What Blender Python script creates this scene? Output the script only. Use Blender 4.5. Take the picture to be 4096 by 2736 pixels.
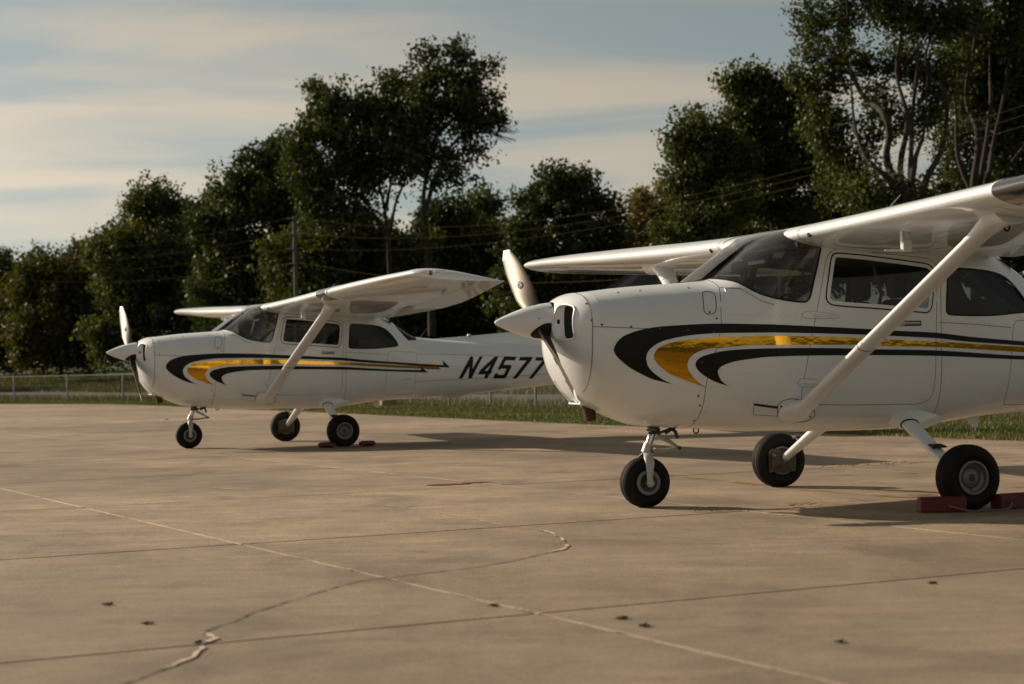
import bpy, bmesh, math, random
import numpy as np
from mathutils import Vector, Matrix
from mathutils.geometry import delaunay_2d_cdt

for _o in list(bpy.data.objects): bpy.data.objects.remove(_o)
scene = bpy.context.scene
R = math.radians
# ------------------------------------------------------------------ camera
CAM_H, PITCH, ROLL, LENS = 0.9367, 0.0154, -0.0187, 62.55
cam_d = bpy.data.cameras.new('camera'); cam = bpy.data.objects.new('camera', cam_d)
scene.collection.objects.link(cam); scene.camera = cam
cam_d.sensor_width = 36; cam_d.lens = LENS; cam_d.clip_start = .1; cam_d.clip_end = 3000
_f = Vector((0, math.cos(PITCH), math.sin(PITCH))); _u0 = Vector((0, -math.sin(PITCH), math.cos(PITCH))); _x0 = Vector((1, 0, 0))
_r = math.cos(ROLL)*_x0+math.sin(ROLL)*_u0; _u = -math.sin(ROLL)*_x0+math.cos(ROLL)*_u0
cam.matrix_world = Matrix(((_r.x, _u.x, -_f.x, 0), (_r.y, _u.y, -_f.y, 0), (_r.z, _u.z, -_f.z, CAM_H), (0, 0, 0, 1)))
cam_d.dof.use_dof = True; cam_d.dof.focus_distance = 13.5; cam_d.dof.aperture_fstop = 3.2
# ------------------------------------------------------------------ sky, sun, exposure
SUN_EL, SHADOW_AZ = R(24.5), R(-27.5)
TO_SUN = Vector((-math.cos(SHADOW_AZ)*math.cos(SUN_EL), -math.sin(SHADOW_AZ)*math.cos(SUN_EL), math.sin(SUN_EL)))
world = bpy.data.worlds.new('World'); scene.world = world; world.use_nodes = True
wn, wl = world.node_tree.nodes, world.node_tree.links
bg = wn['Background']; bg.inputs['Strength'].default_value = 0.067
def W(t, **k):
    n = wn.new(t)
    for a, b in k.items(): setattr(n, a, b)
    return n
sky = W('ShaderNodeTexSky', sky_type='NISHITA', sun_disc=False)
sky.sun_elevation = SUN_EL; sky.sun_rotation = math.atan2(TO_SUN.x, TO_SUN.y) % (2*math.pi)
sky.air_density = 1.1; sky.dust_density = 1.6; sky.ozone_density = 1.0; sky.altitude = 200
tc = W('ShaderNodeTexCoord'); sep = W('ShaderNodeSeparateXYZ'); wl.new(tc.outputs['Generated'], sep.inputs[0])
def M(op, a=None, b=None, c=None):
    n = W('ShaderNodeMath', operation=op)
    for i, v in enumerate((a, b, c)):
        if v is None: continue
        if isinstance(v, (int, float)): n.inputs[i].default_value = v
        else: wl.new(v, n.inputs[i])
    return n.outputs[0]
zz = M('ADD', M('MAXIMUM', sep.outputs['Z'], 0.0), 0.16)
comb = W('ShaderNodeCombineXYZ'); wl.new(M('DIVIDE', sep.outputs['X'], zz), comb.inputs[0]); wl.new(M('DIVIDE', sep.outputs['Y'], zz), comb.inputs[1])
mp = W('ShaderNodeMapping'); wl.new(comb.outputs[0], mp.inputs[0]); mp.inputs['Rotation'].default_value = (0, 0, R(14)); mp.inputs['Scale'].default_value = (.68, 1.6, 1); mp.inputs['Location'].default_value = (1.2, 3.4, 0)
nz = W('ShaderNodeTexNoise'); wl.new(mp.outputs[0], nz.inputs['Vector']); nz.inputs['Scale'].default_value = 1.15; nz.inputs['Detail'].default_value = 5; nz.inputs['Roughness'].default_value = .47; nz.inputs['Distortion'].default_value = 1.0
cr = W('ShaderNodeValToRGB'); wl.new(nz.outputs['Fac'], cr.inputs[0]); cr.color_ramp.interpolation = 'EASE'
cr.color_ramp.elements[0].position = .33; cr.color_ramp.elements[0].color = (.14, .14, .14, 1)
cr.color_ramp.elements[1].position = .66; cr.color_ramp.elements[1].color = (.96, .96, .96, 1)
lum = W('ShaderNodeRGBToBW'); wl.new(sky.outputs[0], lum.inputs[0])
def tint(col, k):
    n = W('ShaderNodeVectorMath', operation='SCALE'); n.inputs[0].default_value = col
    wl.new(M('MULTIPLY', M('POWER', lum.outputs[0], .88), k*1.18), n.inputs['Scale']); return n.outputs[0]
SKY_TINT = 'SKYT'
clear = W('ShaderNodeMix', data_type='RGBA'); clear.inputs[0].default_value = .72
wl.new(sky.outputs[0], clear.inputs[6]); wl.new(tint((.78, 1.0, 1.03), .88), clear.inputs[7])
mixc = W('ShaderNodeMix', data_type='RGBA'); wl.new(cr.outputs[0], mixc.inputs[0])
wl.new(clear.outputs[2], mixc.inputs[6]); wl.new(tint((1.15, 1.0, .80), 1.28), mixc.inputs[7]); wl.new(mixc.outputs[2], bg.inputs['Color'])
sun_d = bpy.data.lights.new('sun', 'SUN'); sun_d.energy = 5.0; sun_d.angle = R(.55); sun_d.color = (1, .83, .64)
sun = bpy.data.objects.new('sun', sun_d); scene.collection.objects.link(sun); sun.rotation_euler = TO_SUN.to_track_quat('Z', 'Y').to_euler(); sun.location = (-20, 10, 20)
vs = scene.view_settings; vs.view_transform = 'Standard'; vs.look = 'None'; vs.exposure = 0.30; vs.gamma = 1; vs.use_curve_mapping = False
scene.cycles.max_bounces = 8; scene.cycles.transparent_max_bounces = 12

# ------------------------------------------------------------------ helpers
COL = scene.collection
rng = np.random.default_rng(7); random.seed(7)
def tag(o, label=None, cat=None, group=None, kind=None):
    if label: o['label'] = label
    if cat: o['category'] = cat
    if group: o['group'] = group
    if kind: o['kind'] = kind
    return o
def empty(name, loc=(0, 0, 0), rz=0):
    o = bpy.data.objects.new(name, None); COL.objects.link(o); o.location = loc; o.rotation_euler = (0, 0, rz); o.empty_display_size = .2
    return o
def link(name, me, parent=None):
    o = bpy.data.objects.new(name, me); COL.objects.link(o)
    if parent: o.parent = parent
    return o
def mesh(name, V, F, mat, parent=None, smooth=True, N=None, fix=True):
    me = bpy.data.meshes.new(name); me.from_pydata([tuple(v) for v in V], [], [tuple(f) for f in F])
    if fix and N is None:
        bm = bmesh.new(); bm.from_mesh(me); bmesh.ops.recalc_face_normals(bm, faces=bm.faces); bm.to_mesh(me); bm.free()
    if smooth: me.polygons.foreach_set('use_smooth', [True]*len(me.polygons))
    if isinstance(mat, (list, tuple)):
        for m in mat: me.materials.append(m)
    else: me.materials.append(mat)
    if N is not None and smooth:
        me.normals_split_custom_set_from_vertices([tuple(n) for n in N])
    elif smooth:
        me.set_sharp_from_angle(angle=R(42))
    me.update()
    return link(name, me, parent)
def fastmesh(name, V, quads, mat, parent=None, smooth=False, attr=None):
    """numpy arrays: V (n,3), quads (m,4) or (m,3)"""
    me = bpy.data.meshes.new(name); k = quads.shape[1]
    me.vertices.add(len(V)); me.vertices.foreach_set('co', V.astype(np.float32).ravel())
    me.loops.add(quads.size); me.loops.foreach_set('vertex_index', quads.astype(np.int32).ravel())
    me.polygons.add(len(quads)); me.polygons.foreach_set('loop_start', np.arange(len(quads), dtype=np.int32)*k)
    if smooth: me.polygons.foreach_set('use_smooth', np.ones(len(quads), dtype=bool))
    if attr is not None:
        a = me.attributes.new('tone', 'FLOAT', 'FACE'); a.data.foreach_set('value', attr.astype(np.float32))
    me.materials.append(mat); me.update(calc_edges=True); me.validate()
    return link(name, me, parent)
# ------------------------------------------------------------------ materials
class NT:
    def __init__(s, name):
        s.m = bpy.data.materials.new(name); s.m.use_nodes = True; s.n = s.m.node_tree.nodes; s.l = s.m.node_tree.links
        s.b = s.n['Principled BSDF']; s.out = s.n['Material Output']
    def node(s, t, **k):
        n = s.n.new(t)
        for a, b in k.items(): setattr(n, a, b)
        return n
    def set(s, **k):
        for a, v in k.items():
            i = s.b.inputs[a.replace('_', ' ')]
            if hasattr(v, 'links') or isinstance(v, bpy.types.NodeSocket): s.l.new(v, i)
            else: i.default_value = v
        return s
    def coord(s, kind='Object', scale=(1, 1, 1), rot=(0, 0, 0), loc=(0, 0, 0)):
        if kind == 'World': src = s.node('ShaderNodeNewGeometry').outputs['Position']
        else: src = s.node('ShaderNodeTexCoord').outputs[kind]
        m = s.node('ShaderNodeMapping'); s.l.new(src, m.inputs[0]); m.inputs['Scale'].default_value = scale; m.inputs['Rotation'].default_value = rot; m.inputs['Location'].default_value = loc
        return m.outputs[0]
    def noise(s, vec, scale=5, detail=4, rough=.55, dist=0):
        n = s.node('ShaderNodeTexNoise'); s.l.new(vec, n.inputs['Vector'])
        for k, v in (('Scale', scale), ('Detail', detail), ('Roughness', rough), ('Distortion', dist)): n.inputs[k].default_value = v
        return n.outputs['Fac']
    def ramp(s, fac, stops):
        r = s.node('ShaderNodeValToRGB'); s.l.new(fac, r.inputs[0]); e = r.color_ramp.elements
        while len(e) < len(stops): e.new(.5)
        for el, (p, c) in zip(e, stops):
            el.position = p; el.color = (c, c, c, 1) if isinstance(c, (int, float)) else (*c, 1)
        return r.outputs[0]
    def mix(s, fac, a, b, mode='MIX'):
        m = s.node('ShaderNodeMix', data_type='RGBA', blend_type=mode)
        for i, v in ((0, fac), (6, a), (7, b)):
            if isinstance(v, bpy.types.NodeSocket): s.l.new(v, m.inputs[i])
            elif i == 0: m.inputs[0].default_value = v
            else: m.inputs[i].default_value = (*v, 1)
        return m.outputs[2]
    def math(s, op, a, b=0):
        n = s.node('ShaderNodeMath', operation=op)
        for i, v in enumerate((a, b)):
            if isinstance(v, bpy.types.NodeSocket): s.l.new(v, n.inputs[i])
            else: n.inputs[i].default_value = v
        return n.outputs[0]
    def bump(s, h, strength=.3, dist=.01):
        b = s.node('ShaderNodeBump'); s.l.new(h, b.inputs['Height']); b.inputs['Strength'].default_value = strength; b.inputs['Distance'].default_value = dist
        s.l.new(b.outputs[0], s.b.inputs['Normal']); return s
def simple(name, col, rough=.5, metal=0, coat=0, var=.12, vscale=9, spec=.5):
    t = NT(name); v = t.coord('Object')
    dark = tuple(c*(1-var) for c in col); lite = tuple(min(1, c*(1+var*.6)) for c in col)
    t.set(Base_Color=t.mix(t.noise(v, vscale, 5), dark, lite), Roughness=rough, Metallic=metal, Coat_Weight=coat, Coat_Roughness=.06, Specular_IOR_Level=spec)
    return t.m
def paint_white(name, ribs=False, gloss=.6, can=0, inner=True):
    t = NT(name); v = t.coord('Object')
    g = t.noise(v, 2.2, 6, .6); st = t.noise(t.coord('Object', (1.5, 9, 14)), 2.0, 4, .6)
    c = t.mix(t.ramp(g, [(.3, 0), (.75, 1)]), (.70, .745, .77), (.76, .80, .825))
    c = t.mix(t.math('MULTIPLY', t.ramp(st, [(.58, 0), (.78, 1)]), .16), c, (.55, .53, .49))
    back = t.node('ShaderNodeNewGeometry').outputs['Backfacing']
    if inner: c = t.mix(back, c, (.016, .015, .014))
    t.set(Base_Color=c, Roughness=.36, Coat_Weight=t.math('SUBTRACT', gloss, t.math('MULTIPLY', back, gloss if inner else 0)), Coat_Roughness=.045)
    if can: t.bump(t.noise(t.coord('Object', (1.6, 1, 1)), 4.5, 2, .5), .10, can)
    if ribs:
        w = t.node('ShaderNodeTexWave', wave_type='BANDS', bands_direction='Y', wave_profile='TRI'); t.l.new(t.coord('Object'), w.inputs['Vector']); w.inputs['Scale'].default_value = 5.2; w.inputs['Distortion'].default_value = 0
        t.bump(w.outputs['Fac'], .35, .012)
    return t.m
def glass(name, tintc=(.42, .45, .45), refl=1.0, dirt=.05, ior=1.5):
    t = NT(name); t.n.remove(t.b)
    tr = t.node('ShaderNodeBsdfTransparent'); tr.inputs[0].default_value = (*tintc, 1)
    gl = t.node('ShaderNodeBsdfGlossy'); gl.inputs['Roughness'].default_value = .02; gl.inputs[0].default_value = (refl, refl, refl, 1)
    fr = t.node('ShaderNodeFresnel'); fr.inputs[0].default_value = ior
    m = t.node('ShaderNodeMixShader'); t.l.new(fr.outputs[0], m.inputs[0]); t.l.new(tr.outputs[0], m.inputs[1]); t.l.new(gl.outputs[0], m.inputs[2])
    df = t.node('ShaderNodeBsdfDiffuse'); df.inputs[0].default_value = (.5, .48, .45, 1)
    d = t.ramp(t.noise(t.coord('Object', (2, 2, 2)), 1.6, 3, .55, .3), [(.30, dirt*.45), (.75, dirt)])
    m2 = t.node('ShaderNodeMixShader'); t.l.new(d, m2.inputs[0]); t.l.new(m.outputs[0], m2.inputs[1]); t.l.new(df.outputs[0], m2.inputs[2]); t.l.new(m2.outputs[0], t.out.inputs[0])
    return t.m
MAT = {}
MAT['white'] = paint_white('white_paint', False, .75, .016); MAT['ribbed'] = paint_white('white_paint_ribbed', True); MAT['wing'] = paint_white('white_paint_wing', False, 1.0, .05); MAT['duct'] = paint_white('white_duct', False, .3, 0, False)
MAT['black'] = simple('black_vinyl', (.007, .0065, .0065), .42, 0, 0, .2, 9, .22)
MAT['navy'] = simple('navy_paint', (.008, .010, .018), .3, 0, .4)
_g = NT('gold_foil'); _g.set(Base_Color=_g.mix(_g.noise(_g.coord('Object'), 25, 4), (.52, .27, .020), (.62, .34, .030)), Metallic=1.0, Roughness=.05).bump(_g.noise(_g.coord('Object', (1, 1, 2.2)), 7, 3, .5), .10, .006); MAT['gold'] = _g.m
MAT['seam'] = simple('panel_gap', (.12, .12, .117), .7)
MAT['dark'] = simple('dark_void', (.008, .008, .008), .8)
MAT['screw'] = simple('dull_screw', (.09, .088, .085), .45, .6)
MAT['rivet'] = simple('painted_rivet', (.36, .37, .37), .4); MAT['steel'] = simple('bright_steel', (.62, .62, .62), .18, 1)
MAT['alu'] = simple('painted_aluminium', (.42, .42, .40), .42, .35, 0, .2)
MAT['rubber'] = simple('tyre_rubber', (.0065, .0062, .006), .75, 0, 0, .3, 14, .25)
MAT['rimgrey'] = simple('wheel_rim_grey', (.17, .178, .175), .5, .4, 0, .25)
MAT['hubdark'] = simple('hub_dark', (.05, .05, .047), .5, .4)
MAT['brake'] = simple('brake_metal', (.085, .076, .058), .6, .5, 0, .4, 20)
MAT['blade_front'] = simple('blade_grey', (.085, .068, .048), .48, .4, 0, .08)
MAT['blade_back'] = simple('blade_black', (.012, .012, .012), .6)
MAT['red'] = simple('red_paint', (.40, .035, .022), .4)
MAT['redlens'] = simple('red_lens', (.20, .008, .008), .12, 0, .6)
MAT['lens'] = simple('lamp_lens', (.06, .06, .058), .06, .5, .8)
MAT['chrome'] = simple('lamp_chrome', (.55, .55, .55), .12, 1)
MAT['glass'] = glass('tinted_glass', (.40, .43, .42), .42, .004); MAT['shield'] = glass('windshield_glass', (.58, .62, .63), 1.0, .055, 1.62)
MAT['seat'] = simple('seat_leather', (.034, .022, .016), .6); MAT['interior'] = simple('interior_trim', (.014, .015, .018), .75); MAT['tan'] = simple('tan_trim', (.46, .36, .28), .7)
MAT['exhaust'] = simple('heat_stained_steel', (.075, .042, .025), .5, .6, 0, .4, 16)
MAT['chock'] = simple('chock_red', (.105, .009, .006), .6, 0, 0, .35, 12)
MAT['rope'] = simple('rope_grey', (.13, .12, .10), .9)
# body sections
def pchip(xs, ys):
    n = len(xs); h = [xs[i+1]-xs[i] for i in range(n-1)]; d = [(ys[i+1]-ys[i])/h[i] for i in range(n-1)]
    m = [0.0]*n
    for i in range(1, n-1):
        if d[i-1]*d[i] > 0:
            w1 = 2*h[i]+h[i-1]; w2 = h[i]+2*h[i-1]
            m[i] = (w1+w2)/(w1/d[i-1]+w2/d[i])
    m[0] = d[0]; m[-1] = d[-1]
    def f(x):
        if x <= xs[0]: return ys[0]+m[0]*(x-xs[0])*0
        if x >= xs[-1]: return ys[-1]
        lo, hi = 0, n-1
        while hi-lo > 1:
            k = (lo+hi)//2
            if xs[k] <= x: lo = k
            else: hi = k
        t = (x-xs[lo])/h[lo]; t2 = t*t; t3 = t2*t
        return ((2*t3-3*t2+1)*ys[lo]+(t3-2*t2+t)*h[lo]*m[lo]+(-2*t3+3*t2)*ys[lo+1]+(t3-t2)*h[lo]*m[lo+1])
    return f
# airplane body frame: x aft, y towards the port side, z up from the ground
STN = [  # x, half width, z of max width, top, bottom, top exponent, bottom exponent
 (-.62,.432,1.13,1.437,.700,2.7,2.5),
 (-.40,.465,1.11,1.462,.605,2.7,2.6),
 (-.25,.480,1.10,1.475,.552,2.7,2.7),
 (-.05,.497,1.09,1.488,.530,2.8,2.8),
 (.16,.513,1.08,1.503,.515,2.9,3.0),
 (.40,.535,1.08,1.62,.496,3.3,3.2),
 (.60,.552,1.08,1.86,.484,4.0,3.3),
 (.78,.563,1.08,2.05,.479,4.8,3.4),
 (1.0,.570,1.08,2.12,.475,5.0,3.5),
 (1.5,.570,1.08,2.12,.472,5.0,3.5),
 (1.8,.564,1.08,2.06,.488,5.0,3.5),
 (2.1,.545,1.07,1.94,.520,4.5,3.4),
 (2.4,.513,1.05,1.69,.550,3.8,3.2),
 (2.6,.487,1.03,1.565,.562,3.4,3.1),
 (2.9,.447,1.01,1.408,.574,2.9,3.0),
 (3.25,.407,1.00,1.368,.590,2.6,2.8),
 (4.76,.262,.99,1.272,.690,2.4,2.5),
 (5.9,.152,1.00,1.20,.815,2.3,2.3),
 (6.72,.062,1.03,1.155,.925,2.2,2.2)]
_X = [s[0] for s in STN]
fW, fZM, fZT, fZB, fNT, fNB = [pchip(_X, [s[k] for s in STN]) for k in range(1, 7)]
def side(x, z):
    """half width of the body at station x and height z"""
    zm = fZM(x)
    if z >= zm: r = (z-zm)/(fZT(x)-zm); n = fNT(x)
    else: r = (zm-z)/(zm-fZB(x)); n = fNB(x)
    return 0.0 if r >= 1 else fW(x)*(1-r**n)**(1/n)
# ------------------------------------------------------------------ airplane geometry (x aft, y port, z up; mirrored to Blender by y -> -y)
PI = math.pi
def surf(x, ph):
    c, s = math.cos(ph), math.sin(ph); up = s >= 0; n = fNT(x) if up else fNB(x); zm = fZM(x); h = (fZT(x)-zm) if up else (zm-fZB(x))
    c = max(c, 0.0); r = (c**n+abs(s)**n)**(-1/n)
    return (x, fW(x)*r*c, zm+h*r*s)
def phi_of(x, z):
    zm = fZM(x); w = fW(x)
    h = (fZT(x)-zm) if z >= zm else (zm-fZB(x)); s = max(-1, min(1, (z-zm)/h))
    return math.atan2(s, side(x, z)/w)
def nrm(x, ph):
    e = 1e-3; ph = max(-PI/2+2e-3, min(PI/2-2e-3, ph)); a = Vector(surf(x+e, ph))-Vector(surf(x-e, ph)); b = Vector(surf(x, ph+e))-Vector(surf(x, ph-e))
    n = a.cross(b); n = -n if n.y < 0 and abs(n.y) > abs(n.z)*.02 else n
    if n.length < 1e-9: n = Vector((0, 0, 1 if ph > 0 else -1))
    n.normalize()
    if abs(ph) > 1.4 and n.z*ph < 0: n = -n
    return n
def resample(poly, step, closed=True):
    out = []; n = len(poly); rngn = n if closed else n-1
    for i in range(rngn):
        a, b = poly[i], poly[(i+1) % n]; d = math.hypot(b[0]-a[0], b[1]-a[1]); k = max(1, int(round(d/step)))
        for j in range(k): out.append((a[0]+(b[0]-a[0])*j/k, a[1]+(b[1]-a[1])*j/k))
    if not closed: out.append(poly[-1])
    return out
def smooth_poly(pts, sub=5, corner=50, closed=True):
    n = len(pts); P = [Vector(p) for p in pts]; out = []
    def is_corner(i):
        if not closed and i in (0, n-1): return True
        a = P[i]-P[i-1]; b = P[(i+1) % n]-P[i]
        return a.length < 1e-9 or b.length < 1e-9 or a.angle(b) > R(corner)
    cn = [is_corner(i) for i in range(n)]
    for i in range(n if closed else n-1):
        p1, p2 = P[i], P[(i+1) % n]
        p0 = P[i-1] if not cn[i] else p1-(p2-p1); p3 = P[(i+2) % n] if not cn[(i+1) % n] else p2+(p2-p1)
        d = (p2-p1).length
        m1 = (p2-p0); m2 = (p3-p1)
        if m1.length > 1e-9: m1 = m1/m1.length*d
        if m2.length > 1e-9: m2 = m2/m2.length*d
        for j in range(sub):
            t = j/sub; t2 = t*t; t3 = t2*t
            out.append(tuple(p1*(2*t3-3*t2+1)+m1*(t3-2*t2+t)+p2*(-2*t3+3*t2)+m2*(t3-t2)))
    if not closed: out.append(tuple(P[-1]))
    return out
def inset(poly, d):
    n = len(poly); P = [Vector(p) for p in poly]; ar = sum(P[i].x*P[(i+1) % n].y-P[(i+1) % n].x*P[i].y for i in range(n)); sg = 1 if ar > 0 else -1
    out = []
    for i in range(n):
        t = (P[(i+1) % n]-P[i-1])
        if t.length < 1e-9: t = Vector((1, 0))
        t.normalize(); out.append(tuple(P[i]+Vector((-t.y, t.x))*sg*d))
    return out
def inside(pts, poly):
    x, y = pts[:, 0], pts[:, 1]; c = np.zeros(len(pts), bool); n = len(poly); j = n-1
    for i in range(n):
        xi, yi = poly[i]; xj, yj = poly[j]
        if yi != yj:
            m = ((yi > y) != (yj > y)) & (x < (xj-xi)*(y-yi)/(yj-yi)+xi); c ^= m
        j = i
    return c
def edge_dist(pts, poly):
    best = np.full(len(pts), 1e9); n = len(poly)
    for i in range(n):
        a = np.array(poly[i]); b = np.array(poly[(i+1) % n]); ab = b-a; L = ab@ab
        if L < 1e-14: continue
        t = np.clip(((pts-a)@ab)/L, 0, 1); d = np.linalg.norm(pts-(a+t[:, None]*ab), axis=1); best = np.minimum(best, d)
    return best
def triangulate(outer, holes, step, pts=None, bstep=None):
    outer = resample(outer, bstep or step); holes = [resample(h, bstep or step) for h in holes]
    if pts is None:
        o = np.array(outer); x0, y0 = o.min(0); x1, y1 = o.max(0); g = []
        ny = int((y1-y0)/(step*.87))+2
        for j in range(ny):
            xs = np.arange(x0+(step/2 if j % 2 else 0), x1+step, step); g.append(np.stack([xs, np.full(len(xs), y0+j*step*.87)], 1))
        pts = np.concatenate(g)
    k = inside(pts, outer)
    for h in holes: k &= ~inside(pts, h)
    pts = pts[k]
    for lp in [outer]+holes:
        if len(pts): pts = pts[edge_dist(pts, lp) > step*.45]
    V = []; E = []
    for lp in [outer]+holes:
        b = len(V); V += lp; E += [(b+i, b+(i+1) % len(lp)) for i in range(len(lp))]
    V += [tuple(p) for p in pts]
    r = delaunay_2d_cdt([Vector(v) for v in V], E, [], 0, 1e-6)
    co = np.array([tuple(v) for v in r[0]]); T = np.array([f for f in r[2] if len(f) == 3])
    cen = co[T].mean(1); k = inside(cen, outer)
    for h in holes: k &= ~inside(cen, h)
    return co, T[k]
def patch_data(outer, holes, step, off, phs=False):
    """outer/holes as (x,z) (or (x,phi*.5) when phs) -> verts, faces, normals of the port side"""
    f = (lambda p: p) if phs else (lambda p: (p[0], phi_of(*p)*.5))
    co, T = triangulate([f(p) for p in outer], [[f(p) for p in h] for h in holes], step)
    V = []; N = []
    for x, h in co:
        n = nrm(x, h*2); V.append(Vector(surf(x, h*2))+n*off); N.append(n)
    F = []
    for t in T:
        a, b, c = (V[i] for i in t); nn = (b-a).cross(c-a)
        F.append(tuple(t) if nn.dot(N[t[0]]) > 0 else tuple(t[::-1]))
    return V, F, N
def to_b(V, F, N, sides):
    """to Blender frame; sides: list of +1 (port) / -1 (starboard)"""
    VV, FF, NN = [], [], []
    for s in sides:
        b = len(VV)
        VV += [(v[0], -s*v[1], v[2]) for v in V]; NN += [(n[0], -s*n[1], n[2]) for n in N]
        FF += [tuple(b+i for i in (f[::-1] if s > 0 else f)) for f in F]
    return VV, FF, NN
def patch(name, outer, holes, off, mat, parent, step=.035, sides=(1,)):
    V, F, N = patch_data(outer, holes, step, off)
    for s in sides:
        VV, FF, NN = to_b(V, F, N, (s,)); o = mesh(name, VV, FF, mat, parent, True, NN)
    return o
def ribbon(name, line, w, off, mat, parent, sides=(1,), closed=False, step=.03):
    L = resample(line, step, closed); n = len(L); V = []; N = []; F = []
    for i in range(n):
        a = L[i-1] if (closed or i) else L[i]; b = L[(i+1) % n] if (closed or i < n-1) else L[i]
        t = Vector((b[0]-a[0], b[1]-a[1])); t = t.normalized() if t.length > 1e-9 else Vector((1, 0)); q = Vector((-t.y, t.x))*w/2
        for s in (-1, 1):
            x, z = L[i][0]+s*q.x, L[i][1]+s*q.y; ph = phi_of(x, z); nn = nrm(x, ph); V.append(Vector(surf(x, ph))+nn*off); N.append(nn)
    m = n if closed else n-1
    for i in range(m):
        j = (i+1) % n; f = (2*i, 2*j, 2*j+1, 2*i+1); nn = (V[f[1]]-V[f[0]]).cross(V[f[2]]-V[f[0]])
        F.append(f if nn.dot(N[f[0]]) > 0 else f[::-1])
    for s in sides:
        VV, FF, NN = to_b(V, F, N, (s,)); o = mesh(name, VV, FF, mat, parent, True, NN)
    return o
def flip(V): return [(v[0], -v[1], v[2]) for v in V]
def loft(rings, cap=(True, True), closed=True):
    V = [p for r in rings for p in r]; n = len(rings[0]); F = []
    for i in range(len(rings)-1):
        for j in range(n if closed else n-1):
            k = (j+1) % n; F.append((i*n+j, i*n+k, (i+1)*n+k, (i+1)*n+j))
    if cap[0]: F.append(tuple(range(n))[::-1])
    if cap[1]: F.append(tuple((len(rings)-1)*n+j for j in range(n)))
    return V, F
def lathe(profile, axis, origin, seg=28, caps=(True, True)):
    """profile: (distance along axis, radius)"""
    a = Vector(axis).normalized(); u = a.orthogonal().normalized(); v = a.cross(u); o = Vector(origin)
    rings = [[tuple(o+a*d+(u*math.cos(2*PI*k/seg)+v*math.sin(2*PI*k/seg))*r) for k in range(seg)] for d, r in profile]
    return loft(rings, caps)
def tube(path, rad, seg=10, caps=(True, True), sq=None):
    P = [Vector(p) for p in path]; rad = rad if isinstance(rad, (list, tuple)) else [rad]*len(P); rings = []; up = None
    for i, p in enumerate(P):
        t = (P[min(i+1, len(P)-1)]-P[max(i-1, 0)]).normalized()
        if up is None: up = t.orthogonal().normalized()
        up = (up-t*up.dot(t)).normalized(); v = t.cross(up)
        rings.append([tuple(p+(up*math.cos(2*PI*k/seg)+v*math.sin(2*PI*k/seg))*rad[i]) for k in range(seg)])
    return loft(rings, caps)
def box(c, s, rot=None):
    V = []
    for dx in (-.5, .5):
        for dy in (-.5, .5):
            for dz in (-.5, .5):
                d = Vector((dx*s[0], dy*s[1], dz*s[2]));
                if rot: d = rot @ d
                V.append(tuple(Vector(c)+d))
    return V, [(0, 1, 3, 2), (4, 6, 7, 5), (0, 4, 5, 1), (2, 3, 7, 6), (0, 2, 6, 4), (1, 5, 7, 3)]
def join(*parts):
    V = []; F = []
    for v, f in parts:
        b = len(V); V += list(v); F += [tuple(i+b for i in q) for q in f]
    return V, F
def bevel(o, w=.004, seg=2):
    m = o.modifiers.new('bevel', 'BEVEL'); m.width = w; m.segments = seg; m.limit_method = 'ANGLE'; return o
def pm(name, vf, mat, parent, smooth=True):      # airplane-frame mesh
    return mesh(name, flip(vf[0]), vf[1], mat, parent, smooth)
def mir(vf, s): return ([(v[0], v[1]*s, v[2]) for v in vf[0]], vf[1])
def naca(f, up):        # thickness profile of a 12% cambered section, fractions of chord
    t = .6*(.2969*math.sqrt(max(f, 0))-.126*f-.3516*f*f+.2843*f**3-.1036*f**4)
    c = .02/.16*(.8*f-f*f) if f < .4 else .02/.36*(.2+.8*f-f*f)
    return c+t if up else c-t
fLEx = pchip([0, 2.65, 5.35, 5.6], [.69, .69, .885, .91]); fTEx = pchip([0, 2.62, 5.4, 5.6], [2.33, 2.33, 1.94, 1.91])
fLEz = pchip([0, .6, 2.7, 5.4, 5.6], [1.782, 1.79, 1.848, 1.952, 1.955]); fTEz = pchip([0, .7, 2.6, 5.5], [1.635, 1.642, 1.692, 1.868])
def wing_pt(y, f, up, tscale=1.0):
    x0, x1, z0, z1 = fLEx(y), fTEx(y), fLEz(y), fTEz(y); c = x1-x0
    return (x0+c*f, y, z0+(z1-z0)*f+naca(f, up)*c*tscale)
def wing_ring(y, f0, f1, n=22, up_s=1.0):
    if f0 <= 0:
        fs = [f1*(1-math.cos(PI*k/(2*n)))/1.0 for k in range(n+1)]
        fs = [f1*(k/n)**2 for k in range(n+1)]
        lo = [wing_pt(y, f, False) for f in fs[::-1]]; hi = [wing_pt(y, f, True) for f in fs[1:]]
    else:
        fs = [f0+(f1-f0)*k/n for k in range(n+1)]; lo = [wing_pt(y, f, False) for f in fs[::-1]]; hi = [wing_pt(y, f, True) for f in fs]
    if up_s != 1.0:
        m = len(lo)
        for i, h in enumerate(hi):
            f = fs[i+1] if f0 <= 0 else fs[i]; lz = wing_pt(y, f, False)[2]; hi[i] = (h[0], h[1], lz+(h[2]-lz)*up_s)
    return lo+hi
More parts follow.
